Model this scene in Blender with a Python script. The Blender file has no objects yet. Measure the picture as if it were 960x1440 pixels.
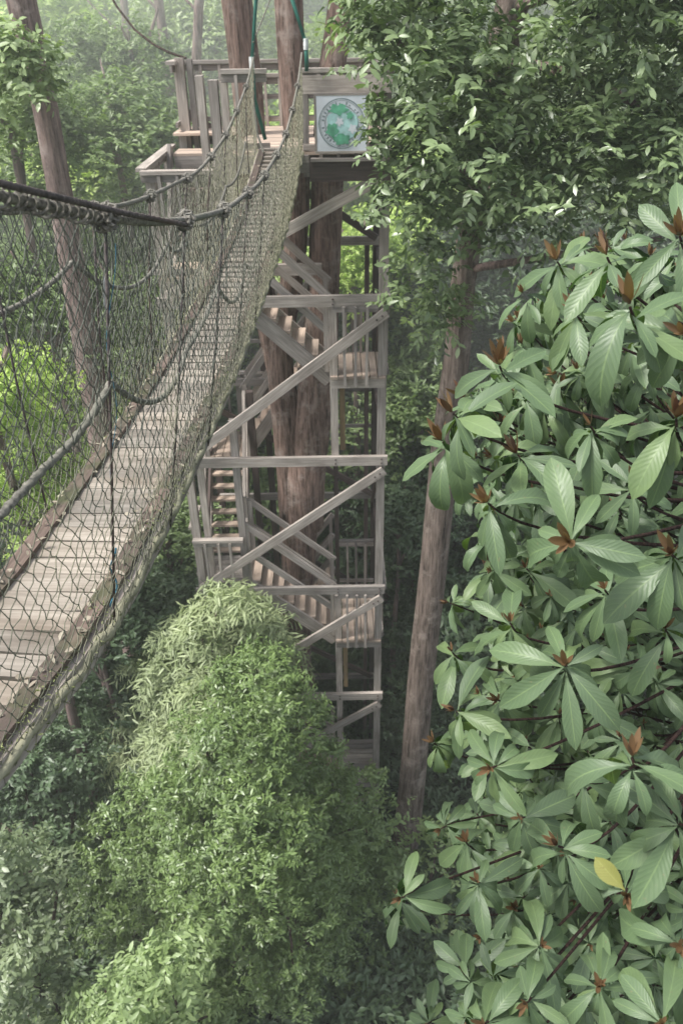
import bpy, math, random
import numpy as np
from mathutils import Vector, Matrix

rnd = random.Random(7)
rng = np.random.default_rng(11)
S = bpy.context.scene
COL = S.collection
R = math.radians

# ------------------------------------------------------------------ camera
PITCH, ROLL, FPX, EYE = R(32), .0145, 1122., np.array([0., 0., 13.4])
_r0 = np.array([1., 0, 0]); FWD = np.array([0, math.cos(PITCH), -math.sin(PITCH)]); _u0 = np.array([0, math.sin(PITCH), math.cos(PITCH)])
RIGHT = math.cos(ROLL)*_r0 - math.sin(ROLL)*_u0
UPV = math.cos(ROLL)*_u0 + math.sin(ROLL)*_r0
def ray(px, py): return FWD + RIGHT*(px-480)/FPX - UPV*(py-720)/FPX
def at(px, py, Y):
    d = ray(px, py); return EYE + d*(Y/d[1])
def atd(px, py, dep): return EYE + ray(px, py)*dep
cam = bpy.data.cameras.new('camera'); co = bpy.data.objects.new('camera', cam); COL.objects.link(co)
co.matrix_world = Matrix(((RIGHT[0], UPV[0], -FWD[0], EYE[0]), (RIGHT[1], UPV[1], -FWD[1], EYE[1]), (RIGHT[2], UPV[2], -FWD[2], EYE[2]), (0, 0, 0, 1)))
cam.sensor_fit = 'VERTICAL'; cam.sensor_height = 36; cam.lens = FPX/1440*36
cam.clip_start = .05; cam.clip_end = 2000
cam.dof.use_dof = True; cam.dof.focus_distance = 3.0; cam.dof.aperture_fstop = 5.0
S.camera = co

# ------------------------------------------------------------------ world, sun, haze
SUN_EL, SUN_AZ = R(60), R(-105)      # azimuth from +Y towards -X
w = bpy.data.worlds.new('World'); S.world = w; w.use_nodes = True
nt = w.node_tree; nt.nodes.clear()
wo = nt.nodes.new('ShaderNodeOutputWorld'); bg = nt.nodes.new('ShaderNodeBackground'); sky = nt.nodes.new('ShaderNodeTexSky')
sky.sky_type = 'NISHITA'; sky.sun_disc = False; sky.sun_elevation = SUN_EL; sky.sun_rotation = SUN_AZ
sky.air_density = 1.; sky.dust_density = 3; sky.ozone_density = .6
hsv = nt.nodes.new('ShaderNodeHueSaturation'); hsv.inputs['Saturation'].default_value = .45
nt.links.new(sky.outputs[0], hsv.inputs['Color']); nt.links.new(hsv.outputs[0], bg.inputs['Color']); nt.links.new(bg.outputs[0], wo.inputs['Surface'])
bg.inputs['Strength'].default_value = .29
sd = bpy.data.lights.new('sun', 'SUN'); so = bpy.data.objects.new('sun', sd); COL.objects.link(so)
sd.energy = 5.0; sd.angle = R(10); sd.color = (1, .975, .93)
_s = Vector((math.sin(SUN_AZ)*math.cos(SUN_EL), math.cos(SUN_AZ)*math.cos(SUN_EL), math.sin(SUN_EL)))
so.rotation_euler = _s.to_track_quat('Z', 'Y').to_euler()
S.view_settings.view_transform = 'Standard'; S.view_settings.look = 'None'; S.view_settings.exposure = 0; S.view_settings.gamma = 1
S.cycles.max_bounces = 6; S.cycles.diffuse_bounces = 3; S.cycles.transmission_bounces = 3; S.cycles.volume_bounces = 1
S.cycles.glossy_bounces = 2; S.cycles.use_denoising = True

# ------------------------------------------------------------------ node helpers
def newmat(name):
    m = bpy.data.materials.new(name); m.use_nodes = True; m.node_tree.nodes.clear(); return m, m.node_tree
def N(t, kind, **kw):
    n = t.nodes.new(kind)
    for k, v in kw.items():
        if k in n.inputs.keys(): n.inputs[k].default_value = v
        else: setattr(n, k, v)
    return n
def ramp(t, fac, stops):
    r = t.nodes.new('ShaderNodeValToRGB'); e = r.color_ramp.elements
    e[0].position, e[0].color = stops[0][0], (*stops[0][1], 1); e[1].position, e[1].color = stops[-1][0], (*stops[-1][1], 1)
    for p, c in stops[1:-1]:
        x = e.new(p); x.color = (*c, 1)
    t.links.new(fac, r.inputs[0]); return r.outputs[0]
def mixc(t, fac, a, b, mode='MIX'):
    m = t.nodes.new('ShaderNodeMix'); m.data_type = 'RGBA'; m.blend_type = mode
    for s, v in ((m.inputs[0], fac), (m.inputs[6], a), (m.inputs[7], b)):
        if hasattr(v, 'is_output'): t.links.new(v, s)
        elif isinstance(v, tuple): s.default_value = (*v, 1)
        else: s.default_value = v
    return m.outputs[2]
def finish(t, col, rough=.8, bump=None, bstr=.4, bdist=.01, spec=.3):
    b = N(t, 'ShaderNodeBsdfPrincipled'); o = N(t, 'ShaderNodeOutputMaterial')
    if hasattr(col, 'is_output'): t.links.new(col, b.inputs['Base Color'])
    else: b.inputs['Base Color'].default_value = (*col, 1)
    b.inputs['Roughness'].default_value = rough; b.inputs['Specular IOR Level'].default_value = spec
    if bump is not None:
        bn = N(t, 'ShaderNodeBump', Strength=bstr, Distance=bdist); t.links.new(bump, bn.inputs['Height']); t.links.new(bn.outputs[0], b.inputs['Normal'])
    t.links.new(b.outputs[0], o.inputs[0]); return b

def wood(name, dark, light, stain=(.10, .08, .07), amt=.5, moss=None):
    m, t = newmat(name)
    uv = N(t, 'ShaderNodeUVMap', uv_map='UVMap'); mp = N(t, 'ShaderNodeMapping'); mp.inputs['Scale'].default_value = (2.2, 46, 1)
    t.links.new(uv.outputs[0], mp.inputs[0])
    n1 = N(t, 'ShaderNodeTexNoise', Scale=1.0, Detail=5., Roughness=.65); t.links.new(mp.outputs[0], n1.inputs[0])
    mp2 = N(t, 'ShaderNodeMapping'); mp2.inputs['Scale'].default_value = (1.6, 5, 1); t.links.new(uv.outputs[0], mp2.inputs[0])
    n2 = N(t, 'ShaderNodeTexNoise', Scale=1.3, Detail=3.); t.links.new(mp2.outputs[0], n2.inputs[0])
    c = ramp(t, n1.outputs[0], [(.28, dark), (.5, tuple((a+b)/2 for a, b in zip(dark, light))), (.68, light)])
    f = ramp(t, n2.outputs[0], [(.42, (0, 0, 0)), (.72, (amt, amt, amt))])
    c = mixc(t, f, c, stain)
    at_ = N(t, 'ShaderNodeAttribute', attribute_name='tone')
    c = mixc(t, 1.0, c, ramp(t, at_.outputs['Fac'], [(0, (.66, .66, .66)), (1, (1.25, 1.2, 1.15))]), 'MULTIPLY')
    if moss:
        g = N(t, 'ShaderNodeNewGeometry'); n3 = N(t, 'ShaderNodeTexNoise', Scale=6., Detail=4.); t.links.new(g.outputs['Position'], n3.inputs[0])
        c = mixc(t, ramp(t, n3.outputs[0], [(.52, (0, 0, 0)), (.66, (.7, .7, .7))]), c, moss)
    finish(t, c, .78, n1.outputs[0], .5, .004)
    return m
M_WOOD = wood('weathered_wood', (.20, .182, .165), (.48, .44, .40))
M_LIGHTWOOD = wood('pale_wood', (.34, .275, .225), (.56, .46, .38), (.25, .19, .15), .45)
M_DARKWOOD = wood('dark_wood', (.055, .042, .038), (.135, .10, .09))  # darker timber colour, mostly for rear, side and under-platform members
M_DECK = wood('bridge_wood', (.21, .19, .16), (.41, .375, .325), (.13, .105, .08), .75)
M_EDGE = wood('edge_wood', (.07, .052, .045), (.20, .155, .13), (.04, .05, .03), .6, (.06, .075, .03))
M_YEL = wood('yellowed_wood', (.30, .20, .08), (.5, .37, .2))

def bark(name, c1, c2, c3, sc=1., patch=.5):
    m, t = newmat(name)
    tc = N(t, 'ShaderNodeTexCoord'); mp = N(t, 'ShaderNodeMapping'); mp.inputs['Scale'].default_value = (20*sc, 20*sc, 2.0*sc)
    t.links.new(tc.outputs['Object'], mp.inputs[0])
    n1 = N(t, 'ShaderNodeTexNoise', Scale=1.0, Detail=10., Roughness=.75); t.links.new(mp.outputs[0], n1.inputs[0])
    n2 = N(t, 'ShaderNodeTexNoise', Scale=3.4*sc, Detail=8., Roughness=.7); t.links.new(tc.outputs['Object'], n2.inputs[0])
    c = ramp(t, n1.outputs[0], [(.36, tuple(x*.35 for x in c1)), (.44, c1), (.60, c2)])
    c = mixc(t, ramp(t, n2.outputs[0], [(patch, (0, 0, 0)), (patch+.14, (.85, .85, .85))]), c, c3)
    finish(t, c, .9, n1.outputs[0], 1., .05, .15); return m
M_BARKR = bark('red_brown_bark', (.125, .085, .068), (.31, .215, .175), (.35, .29, .25), 1., .52)
M_BARKP = bark('grey_pink_bark', (.15, .11, .098), (.32, .235, .21), (.38, .31, .28), .9, .52)
M_BARKG = bark('grey_brown_bark', (.11, .085, .07), (.24, .19, .16), (.33, .28, .24), 1., .52)
M_BARKD = bark('dark_bark', (.05, .035, .028), (.12, .085, .07), (.16, .13, .11), 1., .58)
M_TWIG = bark('twig_bark', (.05, .03, .025), (.11, .06, .05), (.10, .10, .06), 4., .6)

def ropemat(name, a, b, moss, lo=.5):
    m, t = newmat(name)
    g = N(t, 'ShaderNodeNewGeometry')
    n = N(t, 'ShaderNodeTexNoise', Scale=2.2, Detail=4.); t.links.new(g.outputs['Position'], n.inputs[0])
    n2 = N(t, 'ShaderNodeTexNoise', Scale=90., Detail=3.); t.links.new(g.outputs['Position'], n2.inputs[0])
    c = ramp(t, n2.outputs[0], [(.32, a), (.66, b)])
    c = mixc(t, ramp(t, n.outputs[0], [(lo, (0, 0, 0)), (lo+.18, (.8, .8, .8))]), c, moss)
    a_ = N(t, 'ShaderNodeAttribute', attribute_name='tone')
    c = mixc(t, a_.outputs['Fac'], c, moss)
    finish(t, c, .85, n2.outputs[0], .5, .003, .2); return m
M_ROPE = ropemat('weathered_rope', (.075, .072, .062), (.25, .235, .20), (.14, .14, .11))
M_NET = ropemat('mossy_net_cord', (.065, .072, .058), (.165, .175, .145), (.30, .29, .20), .56)
M_CABLE = ropemat('steel_cable', (.045, .04, .038), (.12, .10, .095), (.09, .06, .05))
def plain(name, c, rough=.5, spec=.4, nz=.25, sc=12.):
    m, t = newmat(name); g = N(t, 'ShaderNodeNewGeometry'); n = N(t, 'ShaderNodeTexNoise', Scale=sc, Detail=4.); t.links.new(g.outputs['Position'], n.inputs[0])
    col = ramp(t, n.outputs[0], [(.3, tuple(x*(1-nz) for x in c)), (.7, tuple(min(1, x*(1+nz)) for x in c))])
    finish(t, col, rough, None, spec=spec); return m
M_GREENW = plain('green_sleeve', (.02, .13, .095)); M_METAL = plain('galvanised_metal', (.13, .14, .14), .4)
M_BLUE = plain('blue_twine', (.05, .17, .24)); M_WHITE = plain('sign_white', (.66, .70, .74), .5, .3, .08, 5.)
M_SGREEN = plain('sign_green', (.12, .40, .25), nz=.4); M_SBLUE = plain('sign_blue', (.40, .64, .62), nz=.3); M_SRING = plain('sign_grey', (.20, .26, .27), nz=.2)
M_TAPE = plain('white_tape', (.6, .62, .6))

def leafmat(name, dark, mid, light, trans=.28, rough=.42, spec=.5, veins=False, back=None, haze=None):
    m, t = newmat(name)
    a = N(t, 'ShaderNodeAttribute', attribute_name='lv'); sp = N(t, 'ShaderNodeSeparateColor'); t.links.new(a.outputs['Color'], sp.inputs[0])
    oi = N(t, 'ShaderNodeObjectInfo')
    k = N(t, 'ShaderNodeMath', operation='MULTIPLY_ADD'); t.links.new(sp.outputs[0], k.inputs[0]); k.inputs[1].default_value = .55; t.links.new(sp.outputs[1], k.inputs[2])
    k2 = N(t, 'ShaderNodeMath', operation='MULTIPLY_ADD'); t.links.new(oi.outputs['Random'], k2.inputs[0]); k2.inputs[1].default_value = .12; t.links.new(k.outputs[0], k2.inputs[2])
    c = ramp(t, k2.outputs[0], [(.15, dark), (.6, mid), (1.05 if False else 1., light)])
    bump = None
    if veins:
        uv = N(t, 'ShaderNodeUVMap', uv_map='UVMap'); s = N(t, 'ShaderNodeSeparateXYZ'); t.links.new(uv.outputs[0], s.inputs[0])
        ab = N(t, 'ShaderNodeMath', operation='ABSOLUTE'); t.links.new(s.outputs[1], ab.inputs[0])
        ph = N(t, 'ShaderNodeMath', operation='MULTIPLY_ADD'); t.links.new(s.outputs[0], ph.inputs[0]); ph.inputs[1].default_value = 12.
        m9 = N(t, 'ShaderNodeMath', operation='MULTIPLY'); t.links.new(ab.outputs[0], m9.inputs[0]); m9.inputs[1].default_value = -2.4
        gp = N(t, 'ShaderNodeNewGeometry'); nw = N(t, 'ShaderNodeTexNoise', Scale=14., Detail=2.); t.links.new(gp.outputs['Position'], nw.inputs[0]); m8 = N(t, 'ShaderNodeMath', operation='MULTIPLY_ADD'); t.links.new(nw.outputs[0], m8.inputs[0]); m8.inputs[1].default_value = 1.6; t.links.new(m9.outputs[0], m8.inputs[2]); t.links.new(m8.outputs[0], ph.inputs[2])
        fr = N(t, 'ShaderNodeMath', operation='PINGPONG'); t.links.new(ph.outputs[0], fr.inputs[0]); fr.inputs[1].default_value = .5
        v1 = ramp(t, fr.outputs[0], [(0., (.75, .75, .75)), (.10, (0, 0, 0))])
        v2 = ramp(t, ab.outputs[0], [(.03, (1, 1, 1)), (.085, (0, 0, 0))])
        vv = mixc(t, 1., v1, v2, 'LIGHTEN')
        vf = mixc(t, 1., mixc(t, 1., v1, (.27, .27, .27), 'MULTIPLY'), mixc(t, 1., v2, (.5, .5, .5), 'MULTIPLY'), 'LIGHTEN')
        c = mixc(t, vf, c, tuple(min(1, x*1.7+.05) for x in light))
        g = N(t, 'ShaderNodeNewGeometry'); nz = N(t, 'ShaderNodeTexNoise', Scale=26., Detail=4.); t.links.new(g.outputs['Position'], nz.inputs[0])
        c = mixc(t, .5, c, mixc(t, 1., c, ramp(t, nz.outputs[0], [(.3, (.55, .6, .55)), (.7, (1.35, 1.3, 1.2))]), 'MULTIPLY'))
        n5 = N(t, 'ShaderNodeTexNoise', Scale=75., Detail=2.); t.links.new(g.outputs['Position'], n5.inputs[0])
        c = mixc(t, ramp(t, n5.outputs[0], [(.70, (0, 0, 0)), (.745, (.8, .8, .8))]), c, (.16, .11, .04))
        bump = fr.outputs[0]
    g2 = N(t, 'ShaderNodeNewGeometry')
    cb = mixc(t, g2.outputs['Backfacing'], c, mixc(t, .55, c, back or tuple(x*1.15+.02 for x in light)))
    b = N(t, 'ShaderNodeBsdfPrincipled'); b.inputs['Roughness'].default_value = rough; b.inputs['Specular IOR Level'].default_value = spec
    t.links.new(cb, b.inputs['Base Color'])
    if bump is not None:
        bn = N(t, 'ShaderNodeBump', Strength=.26, Distance=.003); t.links.new(bump, bn.inputs['Height']); t.links.new(bn.outputs[0], b.inputs['Normal'])
    tr = N(t, 'ShaderNodeBsdfTranslucent'); t.links.new(mixc(t, 1., cb, (1.25, 1.45, .6), 'MULTIPLY'), tr.inputs[0])
    mx = N(t, 'ShaderNodeMixShader'); mx.inputs[0].default_value = trans; t.links.new(b.outputs[0], mx.inputs[1]); t.links.new(tr.outputs[0], mx.inputs[2])
    o = N(t, 'ShaderNodeOutputMaterial'); t.links.new(mx.outputs[0], o.inputs[0]); return m
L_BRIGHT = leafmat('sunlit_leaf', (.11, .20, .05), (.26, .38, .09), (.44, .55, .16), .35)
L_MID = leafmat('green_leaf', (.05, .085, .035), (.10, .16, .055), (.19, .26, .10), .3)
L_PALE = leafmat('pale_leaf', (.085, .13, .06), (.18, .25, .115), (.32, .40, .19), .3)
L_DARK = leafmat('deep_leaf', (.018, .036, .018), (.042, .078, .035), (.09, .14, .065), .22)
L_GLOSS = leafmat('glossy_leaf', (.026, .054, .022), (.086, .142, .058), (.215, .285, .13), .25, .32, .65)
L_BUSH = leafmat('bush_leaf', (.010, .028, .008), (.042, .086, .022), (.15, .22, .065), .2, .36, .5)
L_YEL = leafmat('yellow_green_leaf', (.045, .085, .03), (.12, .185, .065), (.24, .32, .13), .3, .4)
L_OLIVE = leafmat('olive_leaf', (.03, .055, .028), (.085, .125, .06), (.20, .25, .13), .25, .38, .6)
L_BAMB = leafmat('slender_leaf', (.045, .075, .030), (.14, .19, .085), (.30, .35, .18), .25, .5)
L_HERO = leafmat('veined_leaf', (.013, .040, .010), (.044, .098, .022), (.135, .205, .046), .2, .42, .38, True, (.16, .22, .13))
L_BUD = leafmat('russet_shoot', (.05, .018, .014), (.115, .05, .028), (.20, .125, .055), .2, .35, .5)

# ------------------------------------------------------------------ mesh helpers
class MB:
    def __init__(s): s.v = []; s.f = []; s.uv = []; s.t = []; s.m = []
    def quad(s, p, uv, tone=.5, mi=0):
        b = len(s.v); s.v += [tuple(x) for x in p]; s.f.append(tuple(range(b, b+len(p)))); s.uv += uv; s.t += [tone]*len(p); s.m.append(mi)
    def beam(s, a, b, wd, ht, up=(0, 0, 1), tone=None, mi=0, jit=0.):
        a = Vector(a); b = Vector(b); d = (b-a); L = d.length; d.normalize(); up = Vector(up)
        if abs(d.dot(up)) > .97: up = Vector((0, 1, 0))
        sd_ = d.cross(up).normalized(); up = sd_.cross(d).normalized()
        tone = rnd.random() if tone is None else tone; o = rnd.random()*40
        c = []
        for e, pt in ((0, a), (1, b)):
            for i, (x, y) in enumerate(((-1, -1), (1, -1), (1, 1), (-1, 1))):
                c.append(pt+sd_*(x*wd/2)+up*(y*ht/2)+d*(rnd.uniform(-jit, jit)))
        F = ((0, 1, 5, 4, wd), (1, 2, 6, 5, ht), (2, 3, 7, 6, wd), (3, 0, 4, 7, ht))
        for k, (i, j, m_, n_, ww) in enumerate(F):
            q = o+k*.37
            s.quad((c[n_], c[m_], c[j], c[i]), [(o+L, q), (o+L, q+ww), (o, q+ww), (o, q)], tone, mi)
        s.quad((c[0], c[1], c[2], c[3]), [(o, o), (o+.02, o), (o+.02, o+ht), (o, o+ht)], tone*.7, mi)
        s.quad((c[7], c[6], c[5], c[4]), [(o, o), (o+.02, o), (o+.02, o+ht), (o, o+ht)], tone*.7, mi)
    def tube(s, pts, rad, n=6, tone=.5, twist=0., mi=0):
        pts = [Vector(p) for p in pts]; rad = rad if hasattr(rad, '__len__') else [rad]*len(pts)
        ref = Vector((0, 0, 1)); b0 = len(s.v); acc = 0
        for i, p in enumerate(pts):
            d = (pts[min(i+1, len(pts)-1)]-pts[max(i-1, 0)]).normalized()
            r_ = ref if abs(d.dot(ref)) < .93 else Vector((1, 0, 0))
            x = d.cross(r_).normalized(); y = x.cross(d)
            if i: acc += (p-pts[i-1]).length
            for k in range(n):
                a = 2*math.pi*k/n; rr = rad[i]
                if twist: rr *= 1+.16*math.cos(3*a+acc*twist)
                s.v.append(tuple(p+x*math.cos(a)*rr+y*math.sin(a)*rr))
        for i in range(len(pts)-1):
            for k in range(n):
                s.f.append((b0+i*n+k, b0+i*n+(k+1) % n, b0+(i+1)*n+(k+1) % n, b0+(i+1)*n+k)); s.uv += [(i*.1, k*.1)]*4; s.t += [tone]*4; s.m.append(mi)
        for e in (0, len(pts)-1):
            s.f.append(tuple(b0+e*n+k for k in (range(n-1, -1, -1) if e == 0 else range(n)))); s.uv += [(0, 0)]*n; s.t += [tone]*n; s.m.append(mi)
    def build(s, name, mat, parent=None, smooth=False, bevel=0.):
        me = bpy.data.meshes.new(name); me.from_pydata(s.v, [], s.f)
        uv = me.uv_layers.new(name='UVMap'); uv.data.foreach_set('uv', np.array(s.uv, dtype=np.float32).ravel())
        a = me.attributes.new('tone', 'FLOAT', 'CORNER'); a.data.foreach_set('value', np.array(s.t, dtype=np.float32))
        mats = mat if isinstance(mat, (list, tuple)) else [mat]
        for m_ in mats: me.materials.append(m_)
        if len(mats) > 1: me.polygons.foreach_set('material_index', s.m)
        if smooth: me.polygons.foreach_set('use_smooth', [True]*len(s.f))
        o = bpy.data.objects.new(name, me); COL.objects.link(o)
        if parent is not None: put(o, parent)
        if bevel:
            bv = o.modifiers.new('bevel', 'BEVEL'); bv.width = bevel; bv.segments = 1; bv.limit_method = 'ANGLE'
        return o
def put(o, parent):
    o.parent = parent; o.matrix_parent_inverse = Matrix.Translation(parent.location).inverted() if parent.parent is None else Matrix.Identity(4)
def tag(o, label=None, cat=None, group=None, kind=None):
    for k, v in (('label', label), ('category', cat), ('group', group), ('kind', kind)):
        if v: o[k] = v
    return o
def thing(name, loc, label, cat, group=None):
    o = bpy.data.objects.new(name, None); COL.objects.link(o); o.location = loc; o.empty_display_size = .3
    return tag(o, label, cat, group)
def mesh_np(name, verts, faces, mat, parent=None, lv=None, uv=None, smooth=False, origin=None):
    """verts (n,3); faces (m,k) all the same size"""
    verts = np.asarray(verts, dtype=np.float32)
    if origin is not None: verts = verts-np.array(origin, dtype=np.float32)
    me = bpy.data.meshes.new(name); k = faces.shape[1]
    me.vertices.add(len(verts)); me.vertices.foreach_set('co', verts.ravel())
    me.loops.add(faces.size); me.loops.foreach_set('vertex_index', faces.astype(np.int32).ravel())
    me.polygons.add(len(faces)); me.polygons.foreach_set('loop_start', np.arange(0, faces.size, k, dtype=np.int32))
    if smooth: me.polygons.foreach_set('use_smooth', np.ones(len(faces), dtype=bool))
    me.update(calc_edges=True)
    if lv is not None:
        a = me.attributes.new('lv', 'FLOAT_COLOR', 'POINT'); a.data.foreach_set('color', np.asarray(lv, dtype=np.float32).ravel())
    if uv is not None:
        u = me.uv_layers.new(name='UVMap'); u.data.foreach_set('uv', np.asarray(uv, dtype=np.float32)[faces.ravel()].ravel())
    me.materials.append(mat)
    o = bpy.data.objects.new(name, me); COL.objects.link(o)
    if origin is not None: o.location = origin
    if parent is not None: put(o, parent)
    return o
def unit(a): return a/np.maximum(np.linalg.norm(a, axis=-1, keepdims=True), 1e-9)

# ------------------------------------------------------------------ leaves
def leaf_small(base, d, nr, L, W, r, g, droop=.25, fold=.22):
    """folded four-cornered leaves -> verts (4N), tris (2N,3)"""
    d = unit(d); nr = unit(nr-d*np.sum(nr*d, -1, keepdims=True)); s = np.cross(d, nr); L = L[:, None]; W = W[:, None]
    m = base+d*L*.46
    v = np.stack([base, m-s*W*.5+nr*W*fold, base+d*L-nr*L*droop*.6, m+s*W*.5+nr*W*fold], 1).reshape(-1, 3)
    n = len(base); i = np.arange(n)*4
    f = np.concatenate([np.stack([i, i+1, i+2], 1), np.stack([i, i+2, i+3], 1)])
    c = np.ones((n, 4, 4)); c[:, :, 0] = r[:, None]; c[:, :, 1] = g[:, None]
    return v, f, c.reshape(-1, 4)
def leaf_mid(base, d, nr, L, W, r, g, droop=.3, fold=.16):
    """eight-point leaves, oval with a folded midrib -> quads"""
    d = unit(d); nr = unit(nr-d*np.sum(nr*d, -1, keepdims=True)); s = np.cross(d, nr); L = L[:, None]; W = W[:, None]
    def P(t, x): return base+d*L*t-nr*L*droop*t*t*.6+s*W*x+nr*W*fold*abs(x)*2
    v = np.stack([P(0, 0), P(.3, -.42), P(.68, -.46), P(1, 0), P(.68, .46), P(.3, .42), P(.5, 0)], 1).reshape(-1, 3)
    n = len(base); i = np.arange(n)*7
    f = np.concatenate([np.stack(q, 1) for q in ([i, i+1, i+2, i+6], [i+6, i+2, i+3, i+4], [i, i+6, i+4, i+5])])
    c = np.ones((n, 7, 4)); c[:, :, 0] = r[:, None]; c[:, :, 1] = g[:, None]
    return v, f, c.reshape(-1, 4)
def leaf_fine(base, d, nr, L, W, r, g, curv, wave, seg=9, obov=True):
    """long veined leaves with curved midrib, wavy margin"""
    n = len(base); d = unit(d); nr = unit(nr-d*np.sum(nr*d, -1, keepdims=True)); s = np.cross(d, nr)
    t = np.linspace(0, 1, seg); js = np.array([-1, -.5, 0, .5, 1.])
    if obov: prof = np.interp(t, [0, .08, .2, .4, .6, .8, .92, 1], [.03, .07, .40, .82, 1., .84, .44, .01])
    else: prof = np.interp(t, [0, .2, .5, .8, 1], [.25, .8, 1, .6, .03])
    c = curv[:, None]
    X = np.sin(c*t)/c; Z = -(1-np.cos(c*t))/c
    cen = base[:, None]+(d[:, None]*X[..., None]+nr[:, None]*Z[..., None])*L[:, None, None]
    nn = nr[:, None]*np.cos(c*t)[..., None]+d[:, None]*np.sin(c*t)[..., None]
    ph = rng.uniform(0, 6.28, (n, 1, 1))
    wv = wave[:, None, None]*np.sin(ph+t[None, :, None]*17+js[None, None, :]*2.)*np.abs(js)[None, None, :]
    half = W[:, None]*.5*prof
    fold = (.24*np.abs(js))[None, None, :]
    v = cen[:, :, None]+s[:, None, None]*(half[..., None]*js)[..., None]+nn[:, :, None]*(half[..., None]*(fold+wv))[..., None]
    idx = np.arange(n*seg*5).reshape(n, seg, 5)
    f = np.stack([idx[:, :-1, :-1], idx[:, 1:, :-1], idx[:, 1:, 1:], idx[:, :-1, 1:]], -1).reshape(-1, 4)
    lv = np.ones((n, seg, 5, 4)); lv[..., 0] = r[:, None, None]; lv[..., 1] = g[:, None, None]
    uv = np.zeros((n, seg, 5, 2)); uv[..., 0] = t[None, :, None]; uv[..., 1] = js
    return v.reshape(-1, 3), f, lv.reshape(-1, 4), uv.reshape(-1, 2)
def blobs(lobes, per, k=.42):
    """lobes: (x,y,z,rx,ry,rz) -> smaller bumps on their surface"""
    out = []
    for (x, y, z, a, b, c) in lobes:
        n = per
        q = unit(rng.normal(size=(n, 3))); q[:, 2] = np.where(q[:, 2] < -.35, -q[:, 2], q[:, 2])
        rr = rng.uniform(.55, .92, (n, 1))
        cen = np.array([x, y, z])+q*rr*np.array([a, b, c])
        R_ = rng.uniform(.7, 1.25, n)*k*(a*b*c)**(1/3)
        out.append(np.column_stack([cen, R_]))
    return np.concatenate(out)
def foliage(bl, twigs, K, tl, L, W, fine=False, hang=0., flat=.72, face=None, spread=.9, up=.45, minr=.7):
    """twigs on bumps bl (n,4), K leaves on each twig"""
    n = len(bl)
    q = unit(rng.normal(size=(n, twigs, 3))); flip = (q[..., 2] < -.25) & (rng.random((n, twigs)) < .75); q[..., 2] = np.where(flip, -q[..., 2], q[..., 2])
    rad = rng.uniform(minr, 1.05, (n, twigs, 1))*bl[:, None, 3:4]
    P = (bl[:, None, :3]+q*rad*np.array([1, 1, flat])).reshape(-1, 3); out = q.reshape(-1, 3)
    D = unit(out*.75+np.array([0, 0, up])+rng.normal(size=P.shape)*.35)
    m = len(P); gt = (rng.random((n, 1))**1.5*.50-.06+np.clip(rad[..., 0]/bl[:, 3:4]-.7, 0, .35)*.7+.12*q[..., 2]).reshape(-1)  # clump shading put into leaf tone: inner and lower twigs darker
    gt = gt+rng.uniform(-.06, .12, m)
    t = (np.arange(K)+.6)/K
    sidev = unit(np.cross(D, np.array([0, 0, 1.])+rng.normal(size=D.shape)*.3))
    T = t[None, :, None]*tl*rng.uniform(.7, 1.3, (m, 1, 1))
    B = P[:, None]+D[:, None]*T+np.array([0, 0, -1.])*(hang*T*T/tl)
    sg = np.where(np.arange(K) % 2 == 0, 1., -1.)[None, :, None]
    ld = D[:, None]*.55+sidev[:, None]*sg*spread+rng.normal(size=(m, K, 3))*.32+np.array([0, 0, -1.])*(hang*.9+.12)
    nn = np.array([0, 0, .8])+out[:, None]*.55+rng.normal(size=(m, K, 3))*.34
    ln = L*rng.uniform(.65, 1.2, m*K); wn = ln*(W/L)*rng.uniform(.85, 1.15, m*K)
    fn = leaf_mid if fine else leaf_small
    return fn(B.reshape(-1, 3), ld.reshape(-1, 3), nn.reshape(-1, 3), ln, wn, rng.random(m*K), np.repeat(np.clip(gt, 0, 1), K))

def trunk_mesh(name, path, rad, mat, parent, n=14, lump=.10, step=.35, flutes=0):
    """tapered trunk through path points with an uneven surface"""
    path = [Vector(p) for p in path]; pts = []; rr = []
    for i in range(len(path)-1):
        k = max(1, int((path[i+1]-path[i]).length/step))
        for j in range(k):
            t = j/k; p0 = path[max(i-1, 0)]; p1 = path[i]; p2 = path[i+1]; p3 = path[min(i+2, len(path)-1)]
            q = .5*((2*p1)+(-p0+p2)*t+(2*p0-5*p1+4*p2-p3)*t*t+(-p0+3*p1-3*p2+p3)*t**3)
            pts.append(q); rr.append(rad[i]*(1-t)+rad[i+1]*t)
    pts.append(path[-1]); rr.append(rad[-1])
    mb = MB(); mb.tube(pts, rr, n)
    ph = [rnd.uniform(0, 6.28) for _ in range(4)]
    for i in range(len(pts)):
        for k in range(n):
            a = 6.283*k/n; v = Vector(mb.v[i*n+k]); z = i*.35
            s = 1+lump*(math.sin(a*2+ph[0]+z*.5)*.5+math.sin(a*3+ph[1]-z*.7)*.3+math.sin(a*5+ph[2]+z*1.7)*.22+rnd.uniform(-.15, .15))
            mb.v[i*n+k] = tuple(pts[i]+(v-pts[i])*s)
    return mb.build(name, mat, parent, smooth=True)
def limb(mb, a, b, r0, r1, sag=.2, n=6, k=6):
    a = Vector(a); b = Vector(b); L = (b-a).length; off = Vector((rnd.uniform(-1, 1), rnd.uniform(-1, 1), rnd.uniform(-.2, 1)))*L*sag*.4
    pts = [a.lerp(b, t/k)+off*math.sin(math.pi*t/k) for t in range(k+1)]
    mb.tube(pts, [r0+(r1-r0)*t/k for t in range(k+1)], n)

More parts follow.
